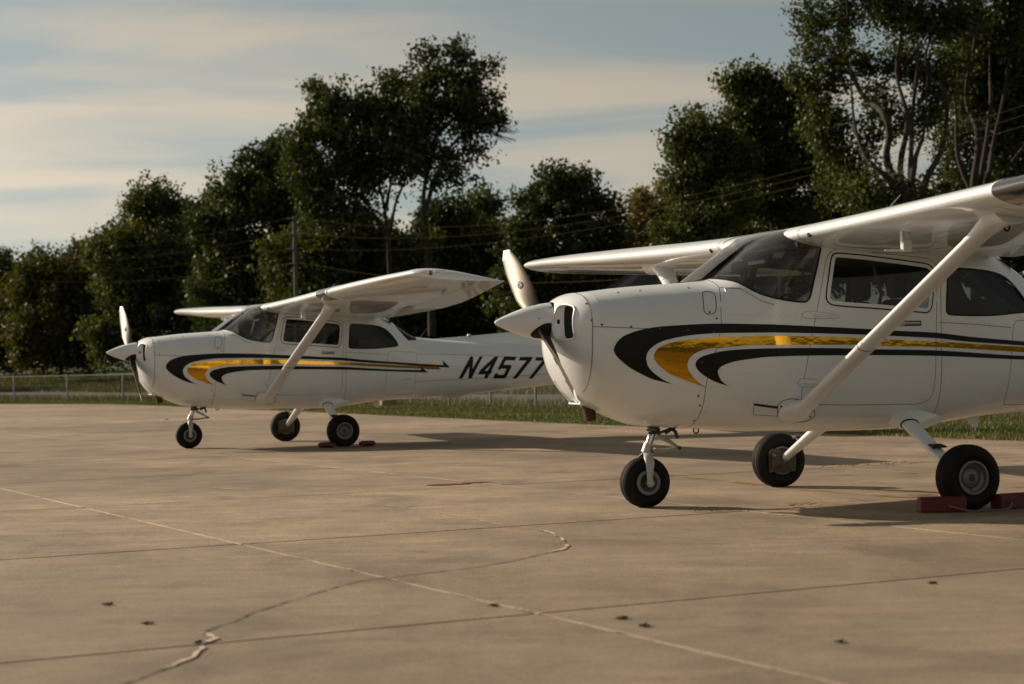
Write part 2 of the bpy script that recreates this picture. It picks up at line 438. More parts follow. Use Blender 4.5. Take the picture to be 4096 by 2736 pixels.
def bilinear_coons(bot, right, top, left, nu, nv):
    def ev(c, t):
        L = [0]
        for i in range(1, len(c)): L.append(L[-1]+(Vector(c[i])-Vector(c[i-1])).length)
        d = t*L[-1]
        for i in range(1, len(c)):
            if d <= L[i]+1e-9: k = (d-L[i-1])/(L[i]-L[i-1]); return Vector(c[i-1]).lerp(Vector(c[i]), k)
        return Vector(c[-1])
    G = []
    for j in range(nv+1):
        v = j/nv; row = []
        for i in range(nu+1):
            u = i/nu
            p = (1-v)*ev(bot, u)+v*ev(top, u)+(1-u)*ev(left, v)+u*ev(right, v)-((1-u)*(1-v)*ev(bot, 0)+u*(1-v)*ev(bot, 1)+(1-u)*v*ev(top, 0)+u*v*ev(top, 1))
            row.append(p)
        G.append(row)
    return G
def smooth3(pts, sub=6):
    P = [Vector(p) for p in pts]; n = len(P); out = []
    for i in range(n-1):
        p1, p2 = P[i], P[i+1]; p0 = P[i-1] if i else p1-(p2-p1); p3 = P[i+2] if i+2 < n else p2+(p2-p1); d = (p2-p1).length
        m1 = (p2-p0).normalized()*d; m2 = (p3-p1).normalized()*d
        for j in range(sub):
            t = j/sub; t2 = t*t; t3 = t2*t; out.append(p1*(2*t3-3*t2+1)+m1*(t3-2*t2+t)+p2*(-2*t3+3*t2)+m2*(t3-t2))
    out.append(P[-1]); return out
# outlines on the port side, (x, z)
OUT = {
  'black_upper': [(-0.159, 0.821), (-0.224, 0.838), (-0.307, 0.861), (-0.443, 0.929), (-0.502, 0.974), (-0.538, 1.009), (-0.556, 1.044), (-0.552, 1.07), (-0.538, 1.095), (-0.516, 1.119), (-0.489, 1.138), (-0.444, 1.156), (-0.399, 1.17), (-0.28, 1.191), (-0.124, 1.201), (0.062, 1.208), (0.164, 1.208), (0.293, 1.206), (0.479, 1.2), (0.827, 1.182), (1.193, 1.162), (1.373, 1.15), (1.743, 1.13), (1.985, 1.103), (2.382, 1.07), (2.791, 1.04), (3.06, 1.021), (3.197, 1.012), (3.187, 1.077), (3.298, 0.979), (3.163, 0.983), (3.059, 0.992), (2.79, 1.011), (2.381, 1.041), (1.984, 1.068), (1.742, 1.093), (1.372, 1.114), (1.192, 1.123), (0.826, 1.137), (0.477, 1.146), (0.29, 1.147), (0.16, 1.147), (0.002, 1.14), (-0.128, 1.124), (-0.22, 1.104), (-0.266, 1.087), (-0.307, 1.061), (-0.335, 1.031), (-0.346, 0.997), (-0.342, 0.971), (-0.334, 0.944), (-0.315, 0.918), (-0.291, 0.896), (-0.225, 0.851)],
  'gold': [(0.066, 0.797), (0.005, 0.818), (-0.07, 0.844), (-0.183, 0.889), (-0.229, 0.921), (-0.266, 0.952), (-0.287, 0.978), (-0.294, 1.0), (-0.29, 1.022), (-0.276, 1.044), (-0.253, 1.062), (-0.221, 1.078), (-0.11, 1.102), (0.038, 1.115), (0.159, 1.122), (0.29, 1.12), (0.444, 1.124), (0.78, 1.117), (1.143, 1.104), (1.311, 1.092), (1.741, 1.071), (2.381, 1.03), (2.873, 1.004), (3.034, 0.994), (3.029, 1.05), (3.162, 0.955), (3.038, 0.959), (2.862, 0.971), (2.38, 0.995), (1.74, 1.035), (1.31, 1.049), (1.142, 1.057), (0.779, 1.062), (0.442, 1.064), (0.288, 1.061), (0.157, 1.051), (0.111, 1.051), (0.055, 1.043), (-0.001, 1.026), (-0.033, 1.007), (-0.056, 0.983), (-0.067, 0.957), (-0.067, 0.931), (-0.057, 0.905), (-0.026, 0.865), (0.023, 0.822)],
  'black_lower': [(0.223, 0.801), (0.16, 0.82), (0.104, 0.842), (0.043, 0.877), (0.009, 0.905), (-0.01, 0.931), (-0.013, 0.95), (-0.003, 0.973), (0.03, 0.996), (0.079, 1.011), (0.156, 1.027), (0.244, 1.036), (0.332, 1.04), (0.553, 1.043), (0.778, 1.041), (1.07, 1.034), (1.249, 1.026), (1.74, 1.011), (2.38, 0.968), (2.861, 0.951), (2.852, 1.001), (2.971, 0.915), (2.861, 0.921), (2.379, 0.942), (1.739, 0.974), (1.248, 0.987), (1.069, 0.989), (0.777, 0.991), (0.551, 0.989), (0.441, 0.984), (0.33, 0.972), (0.254, 0.961), (0.199, 0.946), (0.161, 0.929), (0.143, 0.909), (0.141, 0.89), (0.148, 0.868), (0.167, 0.838), (0.192, 0.817)],
  'door_window': [(0.957, 1.644), (0.976, 1.659), (1.006, 1.665), (1.268, 1.643), (1.632, 1.601), (1.688, 1.589), (1.724, 1.56), (1.731, 1.517), (1.711, 1.345), (1.697, 1.291), (1.665, 1.268), (1.621, 1.27), (1.256, 1.299), (0.958, 1.322), (0.918, 1.344), (0.907, 1.381), (0.928, 1.507)],
  'door_line': [(0.959, 1.678), (1.001, 1.693), (1.269, 1.67), (1.659, 1.635), (1.727, 1.614), (1.756, 1.56), (1.751, 1.442), (1.736, 1.119), (1.721, 0.754), (1.705, 0.695), (1.639, 0.656), (1.514, 0.654), (1.15, 0.658), (0.842, 0.667), (0.738, 0.674), (0.729, 0.785), (0.748, 0.879), (0.791, 1.088), (0.835, 1.266), (0.888, 1.507), (0.922, 1.633)],
  'rear_window': [(1.823, 1.278), (1.832, 1.432), (1.842, 1.54), (1.862, 1.564), (1.917, 1.565), (2.094, 1.557), (2.236, 1.539), (2.33, 1.511), (2.4, 1.465), (2.476, 1.382), (2.524, 1.308), (2.527, 1.284), (2.489, 1.268), (2.386, 1.26), (2.224, 1.247), (2.046, 1.245), (1.871, 1.251), (1.836, 1.258)],
  'baggage': [(2.384, 1.172), (2.415, 1.206), (2.507, 1.207), (2.692, 1.194), (2.776, 1.182), (2.803, 1.149), (2.79, 0.983), (2.776, 0.762), (2.775, 0.67), (2.747, 0.637), (2.586, 0.628), (2.399, 0.627), (2.359, 0.643), (2.345, 0.735), (2.359, 0.953)],
  'seam': [(-0.941, 1.204), (-0.693, 1.2), (-0.575, 1.195), (-0.434, 1.187), (-0.308, 1.181)],
  'oildoor': [(0.092, 1.407), (0.111, 1.421), (0.154, 1.42), (0.169, 1.406), (0.163, 1.369), (0.147, 1.302), (0.131, 1.28), (0.102, 1.271), (0.075, 1.276), (0.064, 1.303)],
  'screws': [(-0.686, 1.242), (-0.629, 1.212), (-0.441, 1.196), (-0.25, 1.181), (-0.062, 1.168), (0.118, 1.152), (0.143, 1.243), (0.1, 1.285), (0.022, 0.742), (-0.694, 1.35), (0.03, 0.96)],
  'hinge1': [(0.732, 1.267), (0.767, 1.28), (0.841, 1.276), (0.957, 1.262), (1.009, 1.245), (0.956, 1.235), (0.766, 1.237), (0.737, 1.246)],
  'hinge2': [(0.697, 0.812), (0.715, 0.838), (0.818, 0.831), (0.847, 0.814), (0.814, 0.786), (0.723, 0.791)],
  'strutfair': [(0.58, 0.636), (0.581, 0.678), (0.621, 0.704), (0.693, 0.707), (0.794, 0.679), (0.842, 0.625), (0.857, 0.587), (0.826, 0.56), (0.741, 0.552), (0.649, 0.576)],
  'N1': [(3.429, 0.828), (3.614, 1.122), (3.656, 1.122), (3.64, 0.953), (3.755, 1.121), (3.805, 1.12), (3.623, 0.824), (3.577, 0.825), (3.592, 0.988), (3.485, 0.827)],
  '4o': [(3.814, 0.821), (3.84, 0.877), (3.724, 0.879), (3.752, 0.931), (3.991, 1.116), (4.047, 1.115), (3.929, 0.923), (3.943, 0.923), (3.915, 0.877), (3.898, 0.877), (3.869, 0.82)],
  '4i': [(3.821, 0.925), (3.872, 0.924), (3.921, 1.006)],
  '5': [(4.023, 0.939), (4.132, 1.113), (4.329, 1.11), (4.297, 1.06), (4.154, 1.062), (4.116, 1.002), (4.224, 1.0), (4.238, 0.994), (4.242, 0.981), (4.164, 0.836), (4.153, 0.822), (4.13, 0.815), (3.978, 0.818), (3.964, 0.825), (3.962, 0.837), (3.989, 0.887), (4.037, 0.886), (4.031, 0.867), (4.112, 0.865), (4.125, 0.872), (4.156, 0.933), (4.16, 0.947), (4.15, 0.95), (4.076, 0.951), (4.069, 0.938)],
  '7a': [(4.354, 1.057), (4.388, 1.106), (4.583, 1.104), (4.55, 1.052), (4.325, 0.81), (4.261, 0.811), (4.48, 1.055)],
  '7b': [(4.607, 1.052), (4.641, 1.098), (4.835, 1.096), (4.805, 1.052), (4.575, 0.805), (4.511, 0.806), (4.733, 1.05)],
}

SEAM = [(.063, .517), (.063, .60), (.063, .682), (.062, .78), (.065, .832), (.087, .946), (.125, 1.033), (.15, 1.12), (.168, 1.208), (.177, 1.297), (.198, 1.387), (.222, 1.455)]
fSEAM = pchip([z for _, z in SEAM], [x for x, _ in SEAM])
WS_LOW = [(.221, 1.519), (.243, 1.515), (.278, 1.506), (.319, 1.490), (.353, 1.467), (.403, 1.428), (.459, 1.398), (.54, 1.373), (.628, 1.356), (.728, 1.344), (.765, 1.348), (.788, 1.374)]
POST = [(.798, 1.402), (.824, 1.497), (.851, 1.591), (.880, 1.70)]
def xphi(p): return (p[0], phi_of(*p)*.5)
NOSE_X = -.62
def nose_x(y, z):
    zm, w, zt, zb = fZM(NOSE_X), fW(NOSE_X), fZT(NOSE_X), fZB(NOSE_X); up = z >= zm
    a = abs(y)/w; b = (z-zm)/(zt-zm) if up else (zm-z)/(zm-zb); n = fNT(NOSE_X) if up else fNB(NOSE_X)
    rho = min(1.0, (a**n+b**n)**(1/n)); k = math.atan2(b, a)/(PI/2)      # 0 at the side, 1 at top/bottom
    ps, qs = 1.7, 1.4; pt, qt = (4.0, 2.0) if up else (1.75, 1.25)
    p = ps+(pt-ps)*k; q = qs+(qt-qs)*k; d = .245
    return NOSE_X-d*(max(0, 1-rho**p))**(1/q)
HUB = (-.90, 0, 1.243)

def build_airplane(prop_angle, lettering):
    A = empty('light_airplane'); wht, drk = MAT['white'], MAT['dark']
    # ---------- fuselage skin with openings for doors, windows and the baggage hatch
    door = smooth_poly(OUT['door_line'], 4, 70); dwin = smooth_poly(OUT['door_window'], 4, 80); rwin = smooth_poly(OUT['rear_window'], 4, 80); bag = smooth_poly(OUT['baggage'], 4, 80)
    h = PI/4
    bottom = [(fSEAM(.517)+.004, -h), (3.0, -h)]; aft = [(3.0, -h+2*h*k/36) for k in range(1, 37)]
    top = [(2.3, h)]+[xphi((x, 1.80)) for x in (2.12, 2.0, 1.8, 1.5, 1.2, .95)]
    front = [xphi(p) for p in POST[::-1]+WS_LOW[::-1]]+[xphi((fSEAM(z)+.004, z)) for z in (1.45, 1.387, 1.297, 1.208, 1.12, 1.033, .946, .832, .78, .682, .60)]
    bw = [(2.545, 1.545), (2.70, 1.345), (2.84, 1.352), (2.93, 1.378)]
    hole_bw = smooth_poly([xphi((2.545, 1.530)), xphi((2.62, 1.43)), xphi((2.70, 1.345)), xphi((2.84, 1.350)), (2.925, h*.90), (2.925, h*.995), (2.56, h*.995)], 3, 40)
    outer = bottom+aft+top+front
    V, F, N = patch_data(outer, [[xphi(p) for p in inset(door, -.002)], [xphi(p) for p in rwin], [xphi(p) for p in inset(bag, -.002)], hole_bw], .032, 0, True)
    rings = []; xs = [3.0, 3.25, 3.6, 4.0, 4.4, 4.76, 5.1, 5.5, 5.9, 6.3, 6.6, 6.72]
    b = len(V); m = 37
    for x in xs:
        for k in range(m): ph = -PI/2+PI*k/(m-1); V.append(Vector(surf(x, ph))); N.append(nrm(x, ph))
    for i in range(len(xs)-1):
        for k in range(m-1):
            f = (b+i*m+k, b+(i+1)*m+k, b+(i+1)*m+k+1, b+i*m+k+1); nn = (V[f[1]]-V[f[0]]).cross(V[f[2]]-V[f[0]])
            F.append(f if nn.dot(N[f[0]]+N[f[2]]) > 0 else f[::-1])
    c = len(V); V.append(Vector((6.76, 0, 1.04))); N.append(Vector((1, 0, 0)))
    for k in range(m-1): F.append((b+(len(xs)-1)*m+k, c, b+(len(xs)-1)*m+k+1))
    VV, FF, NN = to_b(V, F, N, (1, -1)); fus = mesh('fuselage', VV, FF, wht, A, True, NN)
    # ---------- cowling and nose bowl
    outer = [(NOSE_X, -h), (fSEAM(.517), -h)]+[xphi((fSEAM(z), z)) for z in (.60, .682, .78, .832, .946, 1.033, 1.12, 1.208, 1.297, 1.387, 1.45)]+[xphi((.218, 1.515)), (.19, h*.93), (.166, h)]+[(NOSE_X, h)]+[(NOSE_X, h-2*h*k/144) for k in range(1, 144)]
    V, F, N = patch_data(outer, [], .032, 0, True); VV, FF, NN = to_b(V, F, N, (1, -1))
    inl = smooth_poly([(.135, 1.15), (.135, 1.325), (.16, 1.35), (.265, 1.338), (.298, 1.30), (.30, 1.16), (.275, 1.125), (.165, 1.125)], 4, 80); inl_s = [(-y, z) for y, z in inl]
    rim = [surf(NOSE_X, -PI/2+PI*k/144)[1:] for k in range(145)]; rim = rim+[(-y, z) for y, z in rim[::-1][1:-1]]
    pts = []; zc = fZM(NOSE_X)
    for rr in (.02, .1, .2, .3, .4, .5, .58, .66, .74, .81, .87, .92, .955, .98, .993):
        kk = max(6, int(80*rr))
        for k in range(kk):
            t = 2*PI*(k+.5*(int(rr*100) % 2))/kk; q = surf(NOSE_X, math.asin(math.sin(t))); pts.append((math.copysign(q[1], math.cos(t))*rr, zc+(q[2]-zc)*rr))
    co, T = triangulate(rim, [inl, inl_s], .006, np.array(pts), .03)
    nb = len(VV)
    def nn_(y, z):
        e = 2e-3; r2 = 1.0; gx = (nose_x(y+e, z)-nose_x(y-e, z))/(2*e); gz = (nose_x(y, z+e)-nose_x(y, z-e))/(2*e)
        return Vector((-1, gx, gz)).normalized()
    rimset = {(round(y, 4), round(z, 4)) for y, z in rim}
    for y, z in co:
        ny = nn_(y, z)
        n_, a_, b_ = 2.6, abs(y)/fW(NOSE_X), abs(z-zc)/((fZT(NOSE_X)-zc) if z > zc else (zc-fZB(NOSE_X)))
        if (a_**n_+b_**n_) > .985: ny = nrm(NOSE_X, math.atan2((z-zc)/((fZT(NOSE_X)-zc) if z >= zc else (zc-fZB(NOSE_X))), abs(y)/fW(NOSE_X))); ny = Vector((ny.x-.15, math.copysign(ny.y, y), ny.z)).normalized()
        VV.append((nose_x(y, z), -y, z)); NN.append((ny.x, -ny.y, ny.z))
    for t in T:
        a, b2, c = (Vector(VV[nb+i]) for i in t); q = (b2-a).cross(c-a); FF.append(tuple(nb+i for i in (t if q.x < 0 else t[::-1])))
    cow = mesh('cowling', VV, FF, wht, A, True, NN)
    for lp in (inl, inl_s):
        n = len(lp); ring0 = [(nose_x(y, z), y, z) for y, z in lp]; cy = sum(p[0] for p in lp)/n; cz = sum(p[1] for p in lp)/n
        tv, tf = loft([ring0, [(-.772+(abs(y)-.135)*.42, y, cz+(z-cz)*.97) for _, y, z in ring0]], (False, False))
        d = pm('inlet_duct', (tv, tf), MAT['duct'], cow)
        pm('inlet_baffle', loft([[(-.774+(abs(y)-.135)*.42, y, cz+(z-cz)*1.0) for y, z in lp], [(-.70, cy+(y-cy)*.9, cz+(z-cz)*.9) for y, z in lp]], (True, True)), drk, cow)
        pm('inlet_lip', tube(ring0+[ring0[0]], .0075, 8, (False, False)), wht, cow)
    # cowl details
    ribbon('split_line', smooth_poly(OUT['seam'][1:]+[(-.10, 1.170), (.10, 1.155), (.165, 1.15)], 3, 90, False), .0045, .0012, MAT['seam'], cow, (1, -1))
    for s in (1, -1):
        lp = []; zc = fZM(NOSE_X)
        for t in np.linspace(-1.02, 1.35, 30):
            e = surf(NOSE_X, t); lo_, hi_ = .5, 1.0
            for _ in range(24):
                md = (lo_+hi_)/2
                if nose_x(e[1]*md, zc+(e[2]-zc)*md) < -.683: lo_ = md
                else: hi_ = md
            lp.append((-.684, s*(e[1]*lo_+.0005), zc+(e[2]-zc)*lo_))
        pm('bowl_seam', tube(lp, .0024, 6), MAT['seam'], cow)
    od = ribbon('oil_door_gap', smooth_poly(OUT['oildoor'], 3, 80), .0055, .0012, MAT['seam'], cow, (1,), True, .02)
    sv, sf = lathe([(0, .0075), (.0025, .0068), (.003, .004)], (0, -1, 0), (0, 0, 0), 8)
    sme = None
    def screw(x, z, s=1, par=cow):
        nonlocal sme
        ph = phi_of(x, z); nn = nrm(x, ph); p = Vector(surf(x, ph)); q = Vector((nn.x, -nn.y*s, nn.z))
        if sme is None:
            o = mesh('screw', sv, sf, MAT['screw'], par); sme = o.data
        else: o = link('screw', sme, par)
        o.location = (p.x, -s*p.y, p.z); o.rotation_euler = Vector((0, -1, 0)).rotation_difference(q).to_euler(); return o
    for x, z in OUT['screws']:
        if x > NOSE_X+.004: screw(x, z); continue
        lo_, hi_ = .2, side(NOSE_X, z)
        for _ in range(24):
            md = (lo_+hi_)/2
            if nose_x(md, z) < x: lo_ = md
            else: hi_ = md
        if lo_ < .3: continue
        o = link('screw', sme, cow) if sme else screw(-.5, 1.2); o.location = (x, -lo_, z); o.rotation_euler = Vector((0, -1, 0)).rotation_difference(Vector((-.5, -.85, .1))).to_euler()
    for x, z in ((-.45, 1.445), (-.30, 1.455), (.03, 1.47), (.05, .60), (.045, .70)): screw(x, z-.02)
    # chin scoop
    ck = [(-.80, .90), (-.735, .845), (-.63, .70), (-.665, .695), (-.70, .715), (-.745, .83)]
    for s in (-1, 1):
        yy = .105*s
        pts2 = [(-.775, .86), (-.60, .86), (-.54, .72), (-.60, .695), (-.655, .70)]
        r0 = [(x, yy-.006, z) for x, z in pts2]; r1 = [(x, yy+.006, z) for x, z in pts2]
        bevel(pm('scoop_cheek', loft([r0, r1]), wht, cow, False), .003)
    bevel(pm('scoop_lip', box((-.625, 0, .703), (.085, .215, .012)), wht, cow, False), .003)
    pm('scoop_filter', box((-.615, 0, .775), (.012, .20, .14), Matrix.Rotation(R(-28), 3, 'Y')), drk, cow, False)
    # exhaust
    ex = pm('exhaust_pipe', lathe([(0, .042), (.15, .042), (.15, .037), (.03, .036)], (.18, 0, -1), (-.555, -.06, .735), 20, (True, True)), MAT['exhaust'], A)
    # ---------- propeller: back plate, spinner, two blades
    pr = pm('propeller', lathe([(0, .125), (.012, .131), (.03, .131), (.034, .09), (.08, .085)], (1, 0, 0), (-.835, 0, HUB[2]), 32), MAT['black'], A)
    prof = [(0, .002), (.006, .012), (.03, .026), (.07, .044), (.13, .069), (.19, .090), (.25, .107), (.31, .119), (.36, .1265), (.374, .1285)]
    sp = pm('spinner', lathe(prof, (1, 0, 0), (-1.211, 0, HUB[2]), 40, (True, False)), wht, pr)
    frad = pchip([p[0] for p in prof], [p[1] for p in prof])
    u_ = Vector((0, math.cos(prop_angle), math.sin(prop_angle)))
    for sgn in (1, -1):
        r_ = u_*sgn; f_ = Vector((-1, 0, 0))
        t_ = Vector((0, -r_.z, r_.y))          # rotation direction (f x r)
        rings = []; nr = 22
        for i in range(nr+1):
            k = i/nr; rad = .10+(.862-.10)*k
            ch = pchip([0, .12, .35, .65, .88, .96, .99, 1], [.10, .118, .158, .150, .112, .082, .05, .012])(k); be = R(pchip([0, .2, .5, 1], [58, 46, 31, 20])(k)); th = pchip([0, .15, .5, 1], [.045, .032, .018, .006])(k)
            cd = t_*math.cos(be)+f_*math.sin(be); nd = f_*math.cos(be)-t_*math.sin(be); c0 = Vector(HUB)+r_*rad; ring = []
            for a in range(16):
                an = 2*PI*a/16; q = math.cos(an); v = math.sin(an)
                ring.append(tuple(c0+cd*(q*ch/2+.004)+nd*(v*th/2*(1.25 if v > 0 else .55)+.003*(1-q*q))))
            rings.append(ring)
        v_, fc = loft(rings); bl = mesh('blade', flip(v_), fc, [MAT['blade_front'], MAT['blade_back'], MAT['red'], wht], pr)
        for p in bl.data.polygons:
            nloc = Vector((p.normal.x, -p.normal.y, p.normal.z)); cc = Vector((p.center.x, -p.center.y, p.center.z)); rad = (cc-Vector(HUB)).dot(r_)
            p.material_index = 1 if nloc.dot(f_) < -.1 else 0
            if rad > .80 and p.material_index == 0: p.material_index = 3 if rad > .83 else (2 if rad > .812 else 3)
        # maker's oval on the blade face
        k = .42; rad = .10+.762*k; be = R(36); cd = t_*math.cos(be)+f_*math.sin(be); nd = f_*math.cos(be)-t_*math.sin(be); c0 = Vector(HUB)+r_*rad+nd*.0175
        ov = [tuple(c0+cd*.021*math.cos(2*PI*a/24)+r_*.036*math.sin(2*PI*a/24)) for a in range(24)]
        pm('blade_decal', loft([ov, [tuple(Vector(q)+nd*.002) for q in ov]]), MAT['interior'], pr, False)
        for (aa, bb, ww, hh) in ((.0, .017, .024, .005), (-.006, -.006, .004, .022), (.007, -.010, .004, .018)):
            cc = c0+nd*.0028+cd*aa+r_*bb
            q = [cc+cd*(sx*ww/2)+r_*(sy*hh/2) for sx, sy in ((-1, -1), (1, -1), (1, 1), (-1, 1))]
            pm('decal_mark', ([tuple(z) for z in q], [(0, 1, 2, 3)]), MAT['steel'], pr, False)
        # dark blade opening in the spinner
        ang0 = math.atan2(r_.z, r_.y); Vv = []; n = 26; lp = []
        for a in range(n):
            t = 2*PI*a/n; q = math.cos(t); w_ = math.sin(t); xx = .300+.075*q+.0*w_; aw = ang0+(.52*w_+.25*q); xx = min(xx, .371); rr = frad(xx)+.0012
            lp.append((-1.211+xx, rr*math.cos(aw), HUB[2]+rr*math.sin(aw)))
        cx = -1.211+.30; rr = frad(.30)+.0022; cen = (cx, rr*math.cos(ang0), HUB[2]+rr*math.sin(ang0))
        mid = []
        for a in range(n):
            t = 2*PI*a/n; q = math.cos(t)*.5; w_ = math.sin(t)*.5; xx = .30+.075*q; aw = ang0+(.52*w_+.25*q); rr = frad(xx)+.002; mid.append((-1.211+xx, rr*math.cos(aw), HUB[2]+rr*math.sin(aw)))
        Vv = lp+mid+[cen]; Ff = [(a, (a+1) % n, n+(a+1) % n, n+a) for a in range(n)]+[(n+a, n+(a+1) % n, 2*n) for a in range(n)]
        pm('blade_opening', (Vv, Ff), drk, pr)
    for k in range(10):
        a = 2*PI*(k+.3)/10
        if abs(math.sin(a-prop_angle)) < .42: continue
        for xx in (.362, .27):
            if xx == .27 and k % 2: continue
            rr = frad(xx)
            o = link('screw', sme, pr); o.location = (-1.211+xx, -rr*math.cos(a), HUB[2]+rr*math.sin(a)); o.rotation_euler = Vector((0, -1, 0)).rotation_difference(Vector((-.25, -math.cos(a), math.sin(a)))).to_euler(); o.scale = (.7, .7, .7)
    # ---------- windshield
    low = [(.166, 0, 1.506), (.172, .10, 1.509), (.188, .18, 1.512)]+[(x, side(x, z), z) for x, z in WS_LOW]
    low = smooth3(low, 4); right = [(x, side(x, z), z) for x, z in [WS_LOW[-1]]+POST]; topc = smooth3([(.735, 0, 1.846), (.733, .25, 1.842), (.735, .42, 1.826), (.75, .50, 1.792), (.80, .535, 1.745), right[-1]], 4); left = smooth3([(.166, 0, 1.506), (.33, 0, 1.626), (.53, 0, 1.752), (.735, 0, 1.846)], 6)
    G = bilinear_coons(low, right, topc, left, 28, 18); V = [p for r in G for p in r]; nu = 29; F = [(j*nu+i, j*nu+i+1, (j+1)*nu+i+1, (j+1)*nu+i) for j in range(18) for i in range(28)]
    b = len(V); V = V+[Vector((p.x, -p.y, p.z)) for p in V]; F = F+[tuple(b+i for i in f[::-1]) for f in F]
    ws = pm('windshield', ([tuple(p) for p in V], F), MAT['shield'], A)
    mm = ws.modifiers.new('weld', 'WELD'); mm.merge_threshold = .002
    for s in (1, -1):
        edge = [(x, (side(x, z)+.002)*s, z) for x, z in smooth_poly(WS_LOW+POST, 3, 90, False)]
        pm('windshield_seal', tube(edge, .006, 6), MAT['black'], ws)
        pm('post_trim', tube([(x+.012, (side(x, z)-.035)*s, z) for x, z in POST], [.02, .018, .02, .022], 8), MAT['tan'], ws)
    # ---------- roof between the wings
    pm('roof', loft([wing_ring(y, 0, .93) for y in (-.56, -.3, 0, .3, .56)]), wht, A)
    # ---------- doors, side windows, baggage hatch
    for s in (1, -1):
        dr = patch('door', inset(door, .0015), [inset(dwin, .004)], .0, wht, A, .035, (s,))
        ribbon('window_gasket', dwin, .010, .003, MAT['black'], dr, (s,), True)
        ribbon('window_frame', inset(dwin, .016), .024, .004, wht, dr, (s,), True)
        patch('window', inset(dwin, .02), [], -.004, MAT['glass'], dr, .05, (s,))
        ribbon('door_edge', door, .006, -.006, drk, dr, (s,), True)
        for hp in ('hinge1', 'hinge2'):
            cx = sum(p[0] for p in OUT[hp])/len(OUT[hp]); cz = sum(p[1] for p in OUT[hp])/len(OUT[hp])
            patch('hinge', smooth_poly(OUT[hp], 3, 80), [], .004, wht, dr, .03, (s,))
            ribbon('hinge_outline', smooth_poly(OUT[hp], 3, 80), .004, .003, MAT['seam'], dr, (s,), True)
            pm('hinge_barrel', tube([(cx-.035, s*(side(cx, cz)+.007), cz), (cx+.12, s*(side(cx+.1, cz)+.008), cz-.006)], [.010, .005], 8), wht, dr)
        hx, hz = 1.53, 1.198; hy = side(hx, hz)
        pm('handle_pocket', box((hx+.01, s*(hy+.002), hz-.002), (.155, .006, .034)), MAT['interior'], dr, False)
        bevel(pm('handle', join(box((1.467, s*(hy+.008), 1.20), (.034, .018, .046)), box((1.545, s*(hy+.010), 1.197), (.125, .010, .018))), MAT['alu'], dr, False), .003)
        rw = patch('side_window', rwin, [], -.004, MAT['glass'], A, .05, (s,))
        ribbon('window_gasket', rwin, .012, .001, MAT['black'], rw, (s,), True)
        bg_ = patch('baggage_door', inset(bag, .0015), [], 0, wht, A, .035, (s,)) if s > 0 else patch('side_panel', inset(bag, -.0015), [], 0, wht, A, .035, (s,))
        if s > 0:
            ribbon('hatch_edge', bag, .006, -.006, drk, bg_, (s,), True)
            for q in ((2.62, .83), (2.665, .828), (2.71, .826)): screw(*q, 1, bg_)
    V, F, N = patch_data(hole_bw, [], .05, -.004, True); VV, FF, NN = to_b(V, F, N, (1, -1)); mesh('rear_window', VV, FF, MAT['glass'], A, True, NN)
    # ---------- livery
    for key, mt, nm in (('black_upper', MAT['black'], 'black_stripe'), ('gold', MAT['gold'], 'gold_stripe'), ('black_lower', MAT['black'], 'black_stripe')):
        patch(nm, smooth_poly(OUT[key], 4, 48), [], .0022, mt, fus, .03, (1, -1))
    if lettering:
        for key, hl, nm in (('N1', [], 'letter'), ('4o', ['4i'], 'digit'), ('5', [], 'digit'), ('7a', [], 'digit'), ('7b', [], 'digit')):
            patch(nm, OUT[key], [OUT[q] for q in hl], .0022, MAT['black'], fus, .03)
    for ln in ([(2.80, 1.165), (3.4, 1.15), (4.0, 1.125), (4.7, 1.087), (5.6, 1.05)], [(2.79, .80), (3.4, .815), (4.2, .84), (5.2, .88)], [(1.76, 1.20), (2.05, 1.185), (2.36, 1.16)]):
        ribbon('panel_line', ln, .004, .0012, MAT['seam'], fus, (1, -1))
    ribbon('panel_line', [(.227, 1.448), (.331, 1.437), (.397, 1.391), (.454, 1.353), (.538, 1.326)], .004, .0012, MAT['seam'], fus, (1, -1))
    ribbon('panel_line', [(1.775, .56), (1.775, .8), (1.777, 1.1), (1.78, 1.5), (1.78, 1.6)], .0035, .0012, MAT['seam'], fus, (1, -1))
    for s in (1, -1):
        gx = [(.245, 1.42), (.246, 1.445), (.30, 1.447), (.352, 1.44), (.356, 1.415)]
        pm('grab_handle', tube([(x, s*(side(x, z)+(.005 if 0 < i < 4 else .001)), z) for i, (x, z) in enumerate(gx)], .0035, 8), wht, fus)
    # cabin air scoop ahead of the strut
    vv = [(.41, .672), (.575, .648), (.59, .598), (.42, .612)]
    ribbon('vent_slot', [(.405, .680), (.49, .668), (.578, .655)], .012, .003, drk, fus, (1, -1))
    patch('vent_plate', vv, [], .003, wht, fus, .03, (1, -1)); ribbon('vent_outline', vv, .003, .0036, MAT['seam'], fus, (1, -1), True)
    # ---------- wings
    for s in (1, -1):
        ys = [.58, .62, 1.0, 1.5, 2.0, 2.65, 3.3, 4.0, 4.7, 5.3]
        w = pm('wing', mir(loft([wing_ring(y, 0, .722) for y in ys]), s), MAT['wing'], A)
        pm('root_rib', mir(loft([wing_ring(y, 0, .93) for y in (.545, .58)]), s), wht, w)
        pm('root_gap', mir(loft([[(p[0]-.003, p[1], p[2]+(.003 if p[2] > fLEz(.6) else -.003)) for p in wing_ring(y, 0, .5)] for y in (.598, .604)], (False, False)), s), MAT['seam'], w)
        pm('flap', mir(loft([wing_ring(y, .73, 1.0, 8) for y in (.60, 1.2, 1.9, 2.66)]), s), MAT['ribbed'], w)
        pm('aileron', mir(loft([wing_ring(y, .73, 1.0, 8) for y in (2.69, 3.4, 4.2, 5.295)]), s), MAT['ribbed'], w)
        pm('hinge_gap', mir(loft([wing_ring(y, .715, .735, 2) for y in (.62, 2.66, 5.28)]), s), drk, w)
